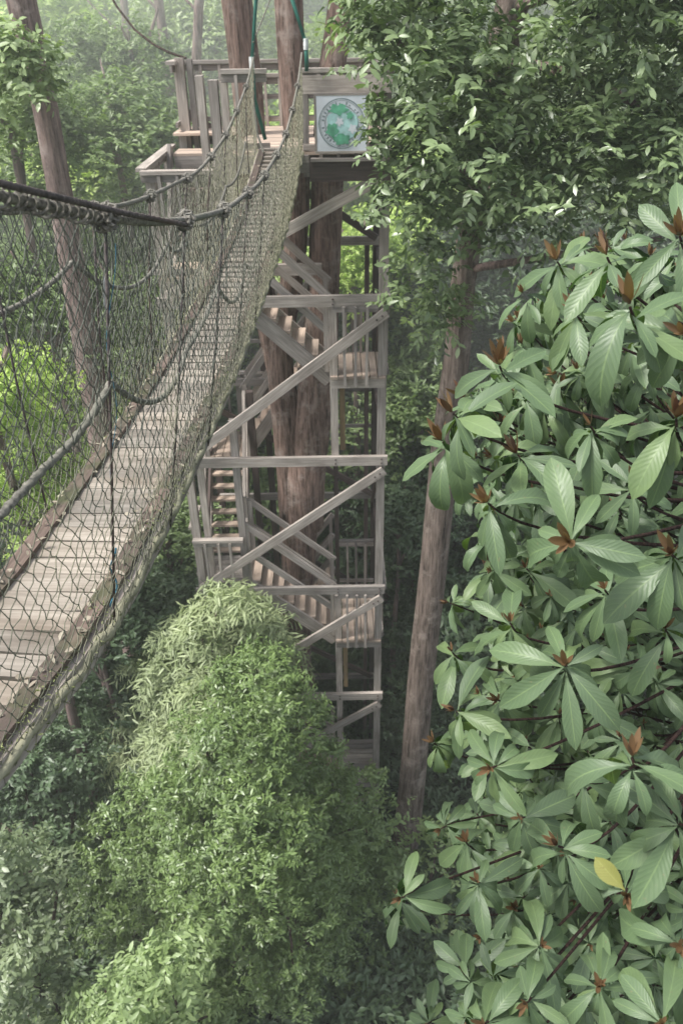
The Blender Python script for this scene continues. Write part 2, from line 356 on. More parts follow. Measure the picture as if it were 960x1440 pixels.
# ------------------------------------------------------------------ terrain
def ground(x, y):
    z = 0.
    if y > 13: z += (y-13)*.42*min(1, (y-13)/8)
    if y > 45: z += (y-45)*.12
    if x < -3: z += min(3.5, (-3-x)*.10)
    z += .25*math.sin(x*.7+y*.3)+.2*math.sin(x*.31-y*.9)
    return z
def build_ground():
    xs = np.concatenate([np.linspace(-400, -40, 13)[:-1], np.linspace(-40, 40, 81), np.linspace(40, 400, 13)[1:]])
    ys = np.concatenate([np.linspace(-200, -10, 12)[:-1], np.linspace(-10, 60, 71), np.linspace(60, 500, 16)[1:]])
    V = [(x, y, ground(x, min(y, 140))) for y in ys for x in xs]; nx = len(xs)
    Fc = [(j*nx+i, j*nx+i+1, (j+1)*nx+i+1, (j+1)*nx+i) for j in range(len(ys)-1) for i in range(nx-1)]
    m, t = newmat('forest_floor'); g = N(t, 'ShaderNodeNewGeometry'); n = N(t, 'ShaderNodeTexNoise', Scale=1.5, Detail=8., Roughness=.7); t.links.new(g.outputs['Position'], n.inputs[0])
    finish(t, ramp(t, n.outputs[0], [(.35, (.018, .022, .012)), (.55, (.035, .045, .02)), (.7, (.07, .055, .035))]), .95, n.outputs[0], 1., .2)
    o = mesh_np('ground', np.array(V), np.array(Fc), m, smooth=True); tag(o, kind='structure')
build_ground()

# ------------------------------------------------------------------ wooden tower
YF, YB, XR, XL, XM = 9.54, 12.0, .60, -2.14, -.12
TW = thing('wooden_tower', (-.77, 10.8, 0), 'tall weathered timber tower of beams, braces and stairs around the tree trunks', 'tower')
def b1(name, a, b, wd=.08, ht=.13, mat=M_WOOD, up=(0, 0, 1), parent=TW, jit=.004):
    m = MB(); m.beam(a, b, wd, ht, up, jit=jit); return m.build(name, mat, parent, bevel=.006)
ZB = [10.45, 8.26, 6.07, 3.86, 1.70]          # front beams
ZBB = [10.60, 8.43, 6.30, 4.18, 2.05]         # back beams
# posts
b1('post', (XR-.055, YF+.085, -.3), (XR-.055, YF+.085, 12.86), .11, .11, up=(0, 1, 0))
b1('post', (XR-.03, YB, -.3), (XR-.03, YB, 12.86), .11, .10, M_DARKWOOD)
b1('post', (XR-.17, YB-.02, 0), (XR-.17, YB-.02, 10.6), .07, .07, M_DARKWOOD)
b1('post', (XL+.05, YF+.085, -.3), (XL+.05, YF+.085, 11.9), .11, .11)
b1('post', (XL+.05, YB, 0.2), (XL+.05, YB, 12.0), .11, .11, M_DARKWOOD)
b1('post', (XM+.045, YF+.08, 0.), (XM+.045, YF+.08, 5.9), .10, .09)
b1('post', (XM+.045, YF+.08, 8.3), (XM+.045, YF+.08, 10.4), .10, .09)
b1('post', (XM+.15, YF+.18, 8.34), (XM+.15, YF+.18, 9.36), .07, .07, M_YEL)
b1('post', (XM+.15, YF+.18, 3.93), (XM+.15, YF+.18, 4.97), .07, .07, M_YEL)
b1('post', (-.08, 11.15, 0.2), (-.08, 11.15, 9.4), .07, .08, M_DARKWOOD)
b1('post', (-1.43, YF+.09, 6.1), (-1.43, YF+.09, 8.85), .10, .09)
b1('post', (-1.93, YF+.09, 6.1), (-1.93, YF+.09, 8.35), .09, .08)
b1('post', (-1.36, 11.15, 5.), (-1.36, 11.15, 8.6), .10, .10, M_DARKWOOD)
b1('post', (-1.62, 11.98, 7.4), (-1.62, 11.98, 8.55), .09, .09)
b1('post', (-1.30, YF+.10, 10.6), (-1.30, YF+.10, 12.82), .10, .12)
b1('post', (-1.44, YF+.10, 10.6), (-1.44, YF+.10, 12.86), .08, .12)
b1('post', (-1.19, YF+.10, 10.6), (-1.19, YF+.10, 12.80), .08, .10)
b1('post', (-1.97, 11.62, 10.7), (-1.97, 11.62, 12.95), .11, .12)
b1('post', (-1.85, 11.66, 10.7), (-1.85, 11.66, 12.93), .07, .12)
b1('post', (-2.05, 11.5, 10.7), (-2.00, 11.5, 12.1), .10, .05)
b1('post', (-.33, YF+.05, 11.85), (-.33, YF+.05, 12.84), .07, .08)
b1('post', (-.40, YB+.02, 12.1), (-.40, YB+.02, 12.9), .08, .08, M_DARKWOOD)
b1('post', (-1.2, YB+.02, 2), (-1.2, YB+.02, 12.1), .10, .10, M_DARKWOOD)
def bolts(o, pts):
    for x, y, z in pts:
        m = MB(); m.tube([(x, y, z), (x, y-.012, z)], [.013, .011], 8, .2); put(m.build('bolt', M_CABLE), o)
# front, back, side beams
for i, z in enumerate(ZB):
    bolts(b1('beam', (XL-.05, YF, z+rnd.uniform(-.008, .008)), (XR+.03, YF, z+rnd.uniform(-.008, .008)), .06, .135), [(x, YF-.030, z+q) for x in (XL+.05, XM+.05, XR-.05) for q in (.03, -.03)])
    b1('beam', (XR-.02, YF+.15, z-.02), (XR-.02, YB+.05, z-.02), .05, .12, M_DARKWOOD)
    b1('beam', (XL+.02, YF+.15, z-.02), (XL+.02, YB+.05, z-.02), .05, .12)
for z in ZBB: b1('beam', (-2.1, YB-.09, z), (XR, YB-.09, z), .06, .12)
b1('beam', (-1.5, 10.35, 10.62), (-.21, 10.35, 10.62), .08, .14)
# braces
zs = [12.0]+[z for z in ZB]
for i in range(1, 6):
    zl = ZB[i-1]+.10; zu = (12.02 if i == 1 else ZB[i-2])-.13
    x0_ = XL+.05 if i > 2 else XL+.1; bolts(b1('brace', (x0_, YF-.055, zl), (XR-.02, YF-.055, zu), .045, .125), [(x0_+(XR-.02-x0_)*t, YF-.078, zl+(zu-zl)*t) for t in (.02, .045, .955, .98)])
b1('brace', (XL+.05, YF-.055, -.3), (XR-.02, YF-.055, 1.55), .045, .125)
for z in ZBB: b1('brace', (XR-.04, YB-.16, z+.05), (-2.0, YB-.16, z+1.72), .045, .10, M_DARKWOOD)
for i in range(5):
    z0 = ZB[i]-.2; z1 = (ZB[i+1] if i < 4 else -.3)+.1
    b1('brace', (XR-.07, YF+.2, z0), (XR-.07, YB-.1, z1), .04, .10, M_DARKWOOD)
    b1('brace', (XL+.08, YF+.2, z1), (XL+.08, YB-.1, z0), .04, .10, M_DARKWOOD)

def floor(x0, x1, y0, y1, z, along='y', n=6, mat=M_LIGHTWOOD, front=True, name='landing'):
    m = MB()
    if along == 'y':
        wd = (x1-x0)/n
        for i in range(n): m.beam((x0+wd*(i+.5), y0-.04+rnd.uniform(-.01, .01), z-.015), (x0+wd*(i+.5), y1, z-.015), wd-.012, .03)
    else:
        wd = (y1-y0)/n
        for i in range(n): m.beam((x0, y0+wd*(i+.5), z-.015), (x1, y0+wd*(i+.5), z-.015), wd-.012, .03)
    o = m.build(name, mat, TW)
    j = MB()
    for yy in (y0+.03, y1-.05): j.beam((x0+.01, yy, z-.10), (x1-.01, yy, z-.10), .05, .135)
    for xx in (x0+.05, x1-.05): j.beam((xx, y0+.06, z-.105), (xx, y1-.08, z-.105), .045, .12)
    put(j.build('joist', M_WOOD), o); return o
floor(XM, XR-.01, YF+.02, 10.42, 9.47, n=7)                  # right landing, upper
floor(-2.1, -1.5, 11.2, 12.05, 7.50, n=5)                    # left landing at the back
floor(XL, -1.40, YF+.02, 10.3, 6.20, 'x', 6, M_WOOD)         # left landing in front
floor(XM, XR-.01, YF+.02, 11.0, 5.06, n=7)                   # right landing, lower
floor(-2.1, -1.5, 11.2, 12.05, 3.15, n=5)
floor(XM-.02, XR-.06, YF+.02, 10.5, 1.78, 'x', 8, M_WOOD)    # lowest landing
floor(XL, -1.50, YF+.02, 10.3, 10.75, 'x', 6)                # landing below the platform
# top platform, boards along x
pl = MB()
for i in range(21):
    y = YF+.04+i*.12
    x0 = -1.12 if y < 11.3 else -2.1
    pl.beam((x0, y, 12.10), (XR+.02, y, 12.10), .112, .03)
PF = pl.build('platform_floor', M_LIGHTWOOD, TW)
b1('fascia', (-1.14, YF-.06, 12.0), (-.30, YF-.06, 12.0), .05, .18)
b1('fascia', (-.29, YF-.06, 11.93), (XR, YF-.06, 11.93), .06, .22, M_DARKWOOD)
b1('fascia', (-.28, YF-.09, 12.045), (XR-.05, YF-.09, 12.045), .09, .03)
b1('fascia', (-2.1, YB+.06, 11.98), (XR, YB+.06, 11.98), .05, .18, M_DARKWOOD)
b1('fascia', (-1.14, YF, 11.95), (-1.14, 11.3, 11.95), .05, .18)
for y in (10.2, 11., 11.6): b1('joist', (-1.1, y, 11.98), (XR-.02, y, 11.98), .06, .17, M_DARKWOOD)

def railing(a, b, z0, z1, n, cap=.09, capmat=M_WOOD, bot=True, th=.035, mat=M_WOOD, y_out=0, mid=False):
    """straight guard rail from a to b (x,y); z0,z1 = (floor, rail) heights at both ends or single values"""
    m = MB(); (xa, ya), (xb, yb) = a, b
    za0, zb0 = z0 if isinstance(z0, tuple) else (z0, z0); za1, zb1 = z1 if isinstance(z1, tuple) else (z1, z1)
    m.beam((xa, ya, za1), (xb, yb, zb1), cap, .04, jit=.003)
    m.beam((xa, ya, za1-.065), (xb, yb, zb1-.065), .03, .08)
    o = m.build('railing', mat, TW, bevel=.004)
    for on, zz in ((bot, .08), (mid, None)):
        if on:
            m = MB(); m.beam((xa, ya, za0+.08 if zz else (za0+za1)/2+.05), (xb, yb, zb0+.08 if zz else (zb0+zb1)/2+.05), .03, .06); put(m.build('cross_rail', mat), o)
    k = MB()
    for i in range(n):
        t = (i+1)/(n+1); x = xa+(xb-xa)*t; y = ya+(yb-ya)*t
        k.beam((x, y-.034, za0+(zb0-za0)*t-.02), (x+rnd.uniform(-.01, .01), y-.034, za1+(zb1-za1)*t-.03), th, .045)
    if n: put(k.build('baluster', mat), o)
    return o
# balusters of the landings
railing((XM+.05, YF-.01), (XR-.12, YF-.01), 9.38, 10.42, 3, bot=False, cap=.02)
railing((XM+.05, YF-.01), (XR-.12, YF-.01), 4.98, 6.02, 3, bot=False, cap=.02)
railing((XL, YF-.02), (-1.42, YF-.02), 6.05, 7.0, 3)
railing((XM, 10.42), (XR-.1, 10.42), 9.47, 10.17, 2, bot=False)
railing((-.05, 11.0), (XR-.07, 11.0), 5.06, 5.96, 3, cap=.05, bot=True)
railing((-.05, 12.02), (XR-.07, 12.02), 7.5, 8.3, 0)
railing((XR+.02, YF+.1), (XR+.02, 11.9), 9.4, 10.35, 5)
railing((XR+.02, YF+.1), (XR+.02, 11.9), 5.0, 6.0, 5)
railing((-2.1, 12.0), (-1.2, 12.0), 7.5, 8.56, 2)
railing((XL-.01, 11.2), (XL-.01, 12.0), 7.5, 8.5, 3)
railing((XL-.03, YF+.15), (XL-.03, 10.3), 6.2, 7.1, 2)
railing((XL-.03, YF), (XL-.03, 11.5), 10.75, 11.95, 3, cap=.12)
railing((XL-.03, YF-.02), (-1.35, YF-.02), 10.75, 11.93, 3, cap=.12, mid=True)
railing((XR+.0, YF+.1), (XR+.0, YB), 12.12, 12.86, 6, cap=.12)
railing((-2.05, YB+.1), (XR, YB+.1), 12.12, 12.88, 9, cap=.13)
railing((-1.1, YB-.0), (-.2, YB-.0), 12.12, 12.72, 4, cap=.12, mid=True)
railing((-2.05, 11.4), (-2.05, YB+.1), 12.12, 12.9, 1, cap=.12)
railing((-1.2, YF-.0), (-.72, YF-.0), 12.10, 12.90, 2, cap=.12)
railing((-.36, YF-.0), (XR+.0, YF-.0), 12.08, 12.90, 4, cap=.12)
b1('rail_board', (-.36, YF-.05, 12.77), (XR+.0, YF-.05, 12.77), .03, .17)
railing((-.9, YB-.02), (-1.9, YB-.02), 9.0, 9.9, 0)

def stairs(p0, p1, wdir, width, n, hand=(.45, .9), solid=False, tmat=None):
    """flight from p0 (top, centre line of near side) down to p1, spreading `width` along wdir"""
    p0 = Vector(p0); p1 = Vector(p1); wv = Vector(wdir); d = p1-p0
    root = MB()
    for s in (0, 1):
        o = wv*(s*width)
        root.beam(p0+o+Vector((0, 0, -.10)), p1+o+Vector((0, 0, -.10)), .045, .19)
    st = root.build('staircase', M_WOOD, TW)
    tr = MB(); hz = Vector((d.x, d.y, 0)).normalized(); run = Vector((d.x, d.y, 0)).length/n
    for i in range(n):
        c = p0+d*((i+.6)/n)
        tr.beam(c+wv*.02-hz*.0, c+wv*(width-.02), run*1.02 if not solid else run*1.1, .035, tone=.35+.6*rnd.random())
        if solid: tr.beam(c+wv*.02+hz*run*.5-Vector((0, 0, .09)), c+wv*(width-.02)+hz*run*.5-Vector((0, 0, .09)), .02, .14)
    put(tr.build('tread', tmat or M_LIGHTWOOD), st)
    h = MB()
    for s in (0, 1):
        o = wv*(s*width+(.03 if s else -.03))
        for hh in hand: h.beam(p0+o+Vector((0, 0, hh+.1)), p1+o+Vector((0, 0, hh+.1)), .045, .09)
        for t in (.03, .97):
            q = p0+o+d*t; h.beam(q, q+Vector((0, 0, hand[-1]+.12)), .06, .06)
    put(h.build('handrail', M_WOOD), st)
stairs((-1.47, YF+.14, 10.75), (XM, YF+.14, 9.47), (0, 1, 0), .62, 8)
stairs((XM, 11.45, 9.45), (-1.5, 11.45, 7.52), (0, 1, 0), .5, 11, solid=True)
stairs((-2.06, 11.22, 7.52), (-2.06, 10.28, 6.22), (1, 0, 0), .58, 8, hand=(.5, .95))
stairs((-1.42, YF+.14, 6.20), (XM, YF+.14, 5.06), (0, 1, 0), .62, 8)
stairs((-.15, 11.1, 5.06), (-1.5, 11.1, 3.17), (0, 1, 0), .55, 10)
stairs((-2.06, 11.22, 3.17), (-2.06, 10.28, 1.9), (1, 0, 0), .58, 7)
stairs((-2.06, 10.95, 11.80), (-2.06, 10.28, 10.77), (1, 0, 0), .52, 6, hand=(.12,), tmat=M_DARKWOOD)  # dark tread colour stands in for shade on this flight
floor(-2.05, -1.15, 10.9, 11.35, 11.93, 'x', 4)
stairs((-1.42, YF+.14, 2.4), (XM-.05, YF+.14, 1.75), (0, 1, 0), .62, 5)

# sign on the platform rail
SG = thing('round_emblem_sign', (.06, YF-.1, 12.2), 'square white sign with a round green and blue emblem on the platform rail', 'sign')
a_, b_ = at(444, 135, YF-.12), at(515, 212, YF-.12)
sx0, sx1, sz0, sz1 = a_[0], b_[0], b_[2], a_[2]
mb = MB(); mb.beam((sx0, YF-.105, (sz0+sz1)/2), (sx1, YF-.105, (sz0+sz1)/2), .02, sz1-sz0, tone=.6); mb.build('panel', M_WHITE, SG)
fr = MB()
for q in (((sx0-.012, sz0), (sx0-.012, sz1)), ((sx1+.012, sz0), (sx1+.012, sz1)), ((sx0-.02, sz0-.012), (sx1+.02, sz0-.012)), ((sx0-.02, sz1+.012), (sx1+.02, sz1+.012))):
    fr.beam((q[0][0], YF-.104, q[0][1]), (q[1][0], YF-.104, q[1][1]), .026, .024, up=(0, 0, 1) if q[0][1] == q[1][1] else (1, 0, 0))
fr.build('frame', M_WOOD, SG)
scx, scz, sr = (sx0+sx1)/2, (sz0+sz1)/2, (sz1-sz0)*.46
def disc(mb, cx, cz, r0, r1, y, mi, a0=0, a1=6.2832, n=40, wob=0., sx=1.):
    for i in range(n):
        p, q = a0+(a1-a0)*i/n, a0+(a1-a0)*(i+1)/n
        w1 = 1+wob*math.sin(p*5+cx*90)+wob*.6*math.sin(p*9+2); w2 = 1+wob*math.sin(q*5+cx*90)+wob*.6*math.sin(q*9+2)
        pts = [(cx+sx*r0*math.cos(p), y, cz+r0*math.sin(p)), (cx+sx*r1*w1*math.cos(p), y, cz+r1*w1*math.sin(p)), (cx+sx*r1*w2*math.cos(q), y, cz+r1*w2*math.sin(q)), (cx+sx*r0*math.cos(q), y, cz+r0*math.sin(q))]
        mb.quad(pts, [(0, 0)]*4, .5, mi)
em = MB(); y_ = YF-.118
disc(em, scx, scz, sr*.955, sr, y_, 2); disc(em, scx, scz, sr*.90, sr*.915, y_, 2); disc(em, scx, scz, sr*.70, sr*.73, y_, 2)
disc(em, scx+.01, scz+.0, .001, sr*.66, y_-.002, 1, wob=.05)
disc(em, scx-.10, scz-.06, .001, sr*.26, y_-.004, 0, wob=.15); disc(em, scx+.0, scz-.15, .001, sr*.22, y_-.004, 0, wob=.12, sx=1.6)
disc(em, scx-.03, scz+.14, .001, sr*.20, y_-.004, 0, wob=.2, sx=1.9); disc(em, scx+.12, scz-.05, .001, sr*.17, y_-.004, 3, wob=.2)
disc(em, scx-.02, scz+.02, .001, sr*.15, y_-.006, 3, wob=.25); disc(em, scx+.09, scz+.08, .001, sr*.14, y_-.006, 0, wob=.2)
for i in range(34):            # the illegible ring of small lettering
    a = 6.2832*i/34
    if i % 9 == 8: continue
    for r_ in (sr*.785, sr*.84):
        if rnd.random() < .75:
            c = Vector((scx+r_*math.cos(a), y_-.002, scz+r_*math.sin(a))); tn = Vector((-math.sin(a), 0, math.cos(a)))*.008; ra = Vector((math.cos(a), 0, math.sin(a)))*.007
            em.quad((c-tn-ra, c+tn-ra, c+tn+ra, c-tn+ra), [(0, 0)]*4, .5, 2)
em.build('emblem', [M_SGREEN, M_SBLUE, M_SRING, M_WHITE], SG)

# ------------------------------------------------------------------ suspension bridge
def interp(tab, y):
    ys = [r[0] for r in tab]
    return [float(np.interp(y, ys, [r[i] for r in tab])) for i in range(1, len(tab[0]))]
def smoothtab(tab):
    ys = np.linspace(tab[0][0], tab[-1][0], 120); P = np.array(tab); out = [ys]
    for i in range(1, P.shape[1]):
        v = np.interp(ys, P[:, 0], P[:, i]); k = np.ones(9)/9; vp = np.pad(v, 4, mode='reflect', reflect_type='odd'); out.append(np.convolve(vp, k, 'valid'))
    return [tuple(c) for c in np.array(out).T]
E_ = 13.4
# y, x of right deck edge, z of deck
DECK = smoothtab([(-.3, -1.35, E_-1.42), (.6, -1.05, E_-1.5), (1.35, -.905, E_-1.6), (1.9, -.76, E_-1.63), (2.7, -.71, E_-1.68), (3.24, -.69, E_-1.73), (4.5, -.645, E_-1.80), (6.2, -.565, E_-1.76), (7.6, -.47, E_-1.6), (8.7, -.42, E_-1.4), (9.46, -.385, E_-1.24)])
TOPR = smoothtab([(-.3, -1.05, E_+.2), (.6, -.80, E_-.02), (1.49, -.60, E_-.255), (1.9, -.51, E_-.40), (2.65, -.485, E_-.555), (3.6, -.475, E_-.71), (5.0, -.455, E_-.84), (6.2, -.43, E_-.86), (7.0, -.40, E_-.82), (8.2, -.37, E_-.66), (9.0, -.35, E_-.50), (9.5, -.34, E_-.34)])
TOPL = smoothtab([(-.3, -1.95, E_+.2), (.6, -1.62, E_-.02), (1.49, -1.38, E_-.27), (1.9, -1.26, E_-.37), (2.65, -1.12, E_-.52), (3.6, -1.0, E_-.70), (4.2, -.98, E_-.78), (5.7, -.91, E_-.88), (7.0, -.88, E_-.82), (8.2, -.86, E_-.66), (9.0, -.84, E_-.50), (9.5, -.83, E_-.34)])
BR = thing('suspension_bridge', (-.9, 4.6, E_-1.85), 'narrow plank footbridge slung in netting and ropes leading to the platform', 'footbridge')
DW = .44
def dk(y): return interp(DECK, y)
for i in range(80):
    y = .62+i*.1115
    if y > 9.45: break
    x, z = dk(y); x2, z2 = dk(y+.08); m = MB()
    sk = rnd.uniform(-.006, .006); th = .022
    ang = math.atan2(x2-x, .08)
    m.beam((x-DW+rnd.uniform(-.006, .006), y+sk+DW*math.sin(ang)*1.0*.6, z+rnd.uniform(-.003, .003)), (x-.012+rnd.uniform(-.006, .006), y-sk, z+rnd.uniform(-.003, .003)), .097-rnd.uniform(0, .007), th, tone=rnd.uniform(.15, .95), jit=.002)
    m.build('deck_plank', M_DECK, BR)
for side in (0, 1):
    e = MB(); g = MB(); ys = np.arange(-.3, 9.46, .42)
    for a, b in zip(ys[:-1], ys[1:]):
        (xa, za), (xb, zb) = dk(a), dk(b); o = -DW if side else 0
        e.beam((xa+o-(.03 if not side else -.03), a, za+.022), (xb+o-(.03 if not side else -.03), b+.01, zb+.022), .062, .018, jit=.004)
        g.beam((xa+o+(.006 if not side else -.006), a, za-.035), (xb+o+(.006 if not side else -.006), b, zb-.035), .03, .075, jit=.003)
    e.build('edge_board', M_EDGE, BR); g.build('side_joist', M_WOOD, BR)
# leaf litter along the deck edge
lb = []
for i in range(420):
    y = .8+8.2*rnd.random()**1.5; x, z = dk(y); s = rnd.random() < .65
    lb.append((x-rnd.uniform(.01, .10) if s else x-DW+rnd.uniform(0, .08), y, z+.040+rnd.random()*.008))
lb = np.array(lb); nl = len(lb)
v, f, c = leaf_mid(lb, np.column_stack([rng.normal(size=(nl, 2)), rng.normal(size=nl)*.15]), np.tile([0, 0, 1.], (nl, 1))+rng.normal(size=(nl, 3))*.3, rng.uniform(.015, .045, nl), rng.uniform(.008, .02, nl), rng.random(nl), rng.random(nl)*.5)
tag(mesh_np('leaf_litter', v, f, leafmat('dead_leaf', (.05, .03, .02), (.16, .11, .07), (.38, .34, .26), .1), lv=c), 'small dead leaves and moss caught along the bridge deck edge', 'leaf litter', kind='stuff')

def sample_rope(tab, y0, y1, st=.05, dz=0, dx=0):
    return [(interp(tab, y)[0]+dx, y, interp(tab, y)[1]+dz) for y in np.arange(y0, y1+1e-6, st)]
TWS = 190
for tab in (TOPR, TOPL):
    p = sample_rope(tab, -.3, 9.5, .012 if tab is TOPR else .04)
    m = MB(); m.tube(p, .0105, 9, 0., TWS); m.build('top_rope', M_ROPE, BR, smooth=True)
    # lashing wound round the rope
    m = MB(); pts = []
    for y in np.arange(.7, 1.92 if tab is TOPR else 2.3, .0035):
        x, z = interp(tab, y); a = y*210; rr = .0205+.004*math.sin(y*47)
        pts.append((x+rr*math.cos(a), y, z+rr*math.sin(a)))
    m.tube(pts, .0035, 4, 0.); m.build('lashing', M_ROPE, BR)
# steel cable above the near rope
m = MB(); q0 = atd(-60, 243, 1.25); q1 = at(172, 299, 1.93); q2 = at(262, 316, 2.62)
m.tube([tuple(q0+(q1-q0)*t) for t in np.linspace(0, 1, 140)]+[tuple(q1+(q2-q1)*t) for t in np.linspace(.02, 1, 60)], .0068, 9, 0., 420)
m.build('cable', M_CABLE, BR, smooth=True)
# net panels
def net(top, deckoff, rows, y0, y1, name, bulge, sgn):
    ds = .051; ny = int((y1-y0)/ds); ny += ny % 2
    Pn = np.zeros((ny+1, rows+1, 3))
    for i in range(ny+1):
        for j in range(rows+1):
            y = y0+(y1-y0)*(i+(.5 if j % 2 else 0))/ny; y = min(y, y1)
            xt, zt = interp(top, y); xd, zd = dk(y); xd += deckoff
            t = j/rows
            x = xt+(xd-xt)*t+sgn*bulge*math.sin(math.pi*t**1.3)*(1+.35*math.sin(y*3.1+1)); z = zt+(zd-.075-zt)*(t**.96)
            yy = y+.05*t*math.sin(y*2.3)+.012*math.sin(j*1.1+y*5)
            w = .3 if j in (0,) else 1.
            Pn[i, j] = (x+rng.normal()*.003*w, yy+rng.normal()*.005*w, z+rng.normal()*.0035*w)
    V, Fc, T = [], [], []
    def strand(a, b, r, tone):
        d = b-a; L = np.linalg.norm(d); d = d/max(L, 1e-6); x = np.cross(d, [0, 0, 1.]); nx_ = np.linalg.norm(x); x = x/nx_ if nx_ > 1e-4 else np.array([1., 0, 0]); y = np.cross(x, d)
        c0 = (a+b)/2+rng.normal(size=3)*.0022; c0[2] -= .0018; k = len(V)
        for pnt in (a, c0, b):
            for q in range(3):
                an = 2.094*q; V.append(pnt+(x*math.cos(an)+y*math.sin(an))*r)
        for e in (0, 3):
            for q in range(3): Fc.append((k+e+q, k+e+(q+1) % 3, k+e+3+(q+1) % 3, k+e+3+q)); T.append(tone)
    knots = MB()
    for i in range(ny+1):
        for j in range(rows):
            t = j/rows; tone = min(1, max(0, (t-.55)/.45)*(.4+.6*rng.random())+max(0, min(1, (Pn[i, j][1]-3.5)/3.5))*.75); r = .0016 if Pn[i, j][1] < 5 else .002
            i2 = i if j % 2 == 0 else i+1
            for ii in ((i-1, i) if j % 2 == 0 else (i, i+1)):
                if 0 <= ii <= ny: strand(Pn[i, j], Pn[ii, j+1], r, tone)
            if Pn[i, j][1] < 4.2:
                p = Pn[i, j]; rr = .0033
                k = len(V)
                for dx in ((rr, 0, 0), (-rr, 0, 0), (0, rr, 0), (0, -rr, 0), (0, 0, rr), (0, 0, -rr)): V.append(p+np.array(dx))
                for aa, bb, cc, dd in ((0, 2, 4, 3), (1, 3, 5, 2), (0, 3, 5, 2), (1, 2, 4, 3)): Fc.append((k+aa, k+bb, k+cc, k+dd)); T.append(tone*.5)
    V = np.array(V); Fc = np.array(Fc)
    o = mesh_np(name, V, Fc, M_NET, BR)
    a = o.data.attributes.new('tone', 'FLOAT', 'FACE'); a.data.foreach_set('value', np.array(T, dtype=np.float32))
net(TOPR, .012, 38, .35, 9.4, 'net', .022, 1)
net(TOPL, -DW-.012, 38, .6, 9.4, 'net', .03, -1)
# mossy hem ropes under the deck edges
for side in (0, 1):
    P = []; Rr = []
    for y in np.arange(.3, 9.4, .02):
        x, z = dk(y); P.append((x+(.022 if not side else -DW-.022)+.006*math.sin(y*23), y, z-.02+.008*math.sin(y*31)+rnd.uniform(-.004, .004))); Rr.append(.011+.005*rnd.random()+.005*max(0, math.sin(y*7)))
    m = MB(); m.tube(P, Rr, 7, 1., 150); m.build('hem_rope', M_NET, BR, smooth=True)
n_ = 5200; yy = rng.uniform(.6, 8.5, n_); xz = np.array([dk(y) for y in yy]); sd_ = rng.random(n_) < .75
lb = np.column_stack([xz[:, 0]+np.where(sd_, rng.normal(.012, .016, n_), -DW-rng.normal(.0, .016, n_)), yy, xz[:, 1]+rng.normal(.01, .032, n_)]); keep = np.sin(yy*5)+np.sin(yy*13.3)*.7+rng.normal(size=n_)*.5 > 0; lb = lb[keep]; nl = len(lb)
v, f, c = leaf_small(lb, rng.normal(size=(nl, 3))+np.array([.3, 0, .2]), rng.normal(size=(nl, 3))+np.array([.5, 0, .6]), rng.uniform(.008, .022, nl), rng.uniform(.003, .007, nl), rng.random(nl), rng.random(nl)*.6)
tag(mesh_np('moss', v, f, leafmat('moss_tuft', (.05, .07, .025), (.12, .15, .055), (.24, .26, .12), .15, .8, .1), lv=c), 'tufts of moss grown over the netting hem along the bridge deck', 'moss', kind='stuff')
# hangers
HY = [1.9, 2.66, 3.5, 4.4, 5.3, 6.2, 7.0, 7.8, 8.6]
for side, tab in ((0, TOPR), (1, TOPL)):
    for k, y in enumerate(HY):
        x, z = interp(tab, y); yd = y+(.10 if k == 0 else .05); xd, zd = dk(yd); xd += .02 if not side else -DW-.02
        m = MB(); m.tube([(x, y, z), ((x*.5+xd*.5)+(.012 if not side else -.012), y+.03, (z+zd)/2), (xd, yd, zd-.07)], .0042 if k < 2 else .0055, 6, 0.)
        h = m.build('hanger', M_CABLE, BR, smooth=True)
        g = MB(); pts = []
        for q in range(90):
            a = q*.55; rr = .020+.009*math.sin(q*1.9); pts.append((x+rr*math.cos(a), y+(q/90-.5)*.10+.01*math.sin(q), z+rr*math.sin(a)-.002))
        g.tube(pts, .0055, 5, 0.); put(g.build('knot', M_ROPE), h)
        if k == 0 and not side:
            g = MB(); p0 = Vector((x, y, z)); p1 = Vector((xd, yd, zd)); d = (p1-p0)
            g.tube([tuple(p0+d*.11), tuple(p0+d*.12), tuple(p0+d*.165), tuple(p0+d*.175)], [.004, .007, .007, .004], 8); put(g.build('turnbuckle', M_METAL, None, smooth=True), h)
            g = MB(); g.tube([tuple(p0+d*t+Vector((.012+.01*math.sin(t*20), .012*math.cos(t*13), 0))) for t in np.linspace(.05, .6, 40)], .0011, 4); put(g.build('twine', M_BLUE), h)
            g = MB(); g.tube([tuple(p0+d*t+Vector((.004+.01*math.sin(t*50), .02+.01*math.cos(t*43), 0))) for t in np.linspace(.78, .97, 40)], .003, 4); put(g.build('twine', M_BLUE), h)
# hand ropes sagging between the hangers
def swag(pts, r, name, sag):
    P = []
    for (a, b, s) in zip(pts[:-1], pts[1:], sag):
        a, b = np.array(a), np.array(b)
        n = 60
        for t in np.arange(n)/n: P.append(tuple(a+(b-a)*t-np.array([0, 0, s*4*t*(1-t)])))
    P.append(tuple(pts[-1])); m = MB(); m.tube(P, r, 8, .15, 150); m.build(name, M_ROPE, BR, smooth=True)
swag([at(-60, 790, 1.2), at(66, 655, 1.58), at(156, 538, 1.95)], .0095, 'hand_rope', (0.0, .02))
swag([at(156, 538, 1.95), at(262, 493, 2.85), at(306, 402, 3.7), at(345, 372, 4.7), at(365, 330, 5.8), at(385, 262, 7.2), at(405, 180, 8.6)], .009, 'hand_rope', (.12, .02, .14, .1, .1, .08))
swag([at(-70, 478, 2.3), at(10, 437, 2.75), at(102, 368, 3.35), at(235, 343, 4.5), at(262, 312, 5.2), at(318, 262, 6.6), at(345, 200, 8.3)], .010, 'hand_rope', (0, .02, .17, .1, .12, .1))
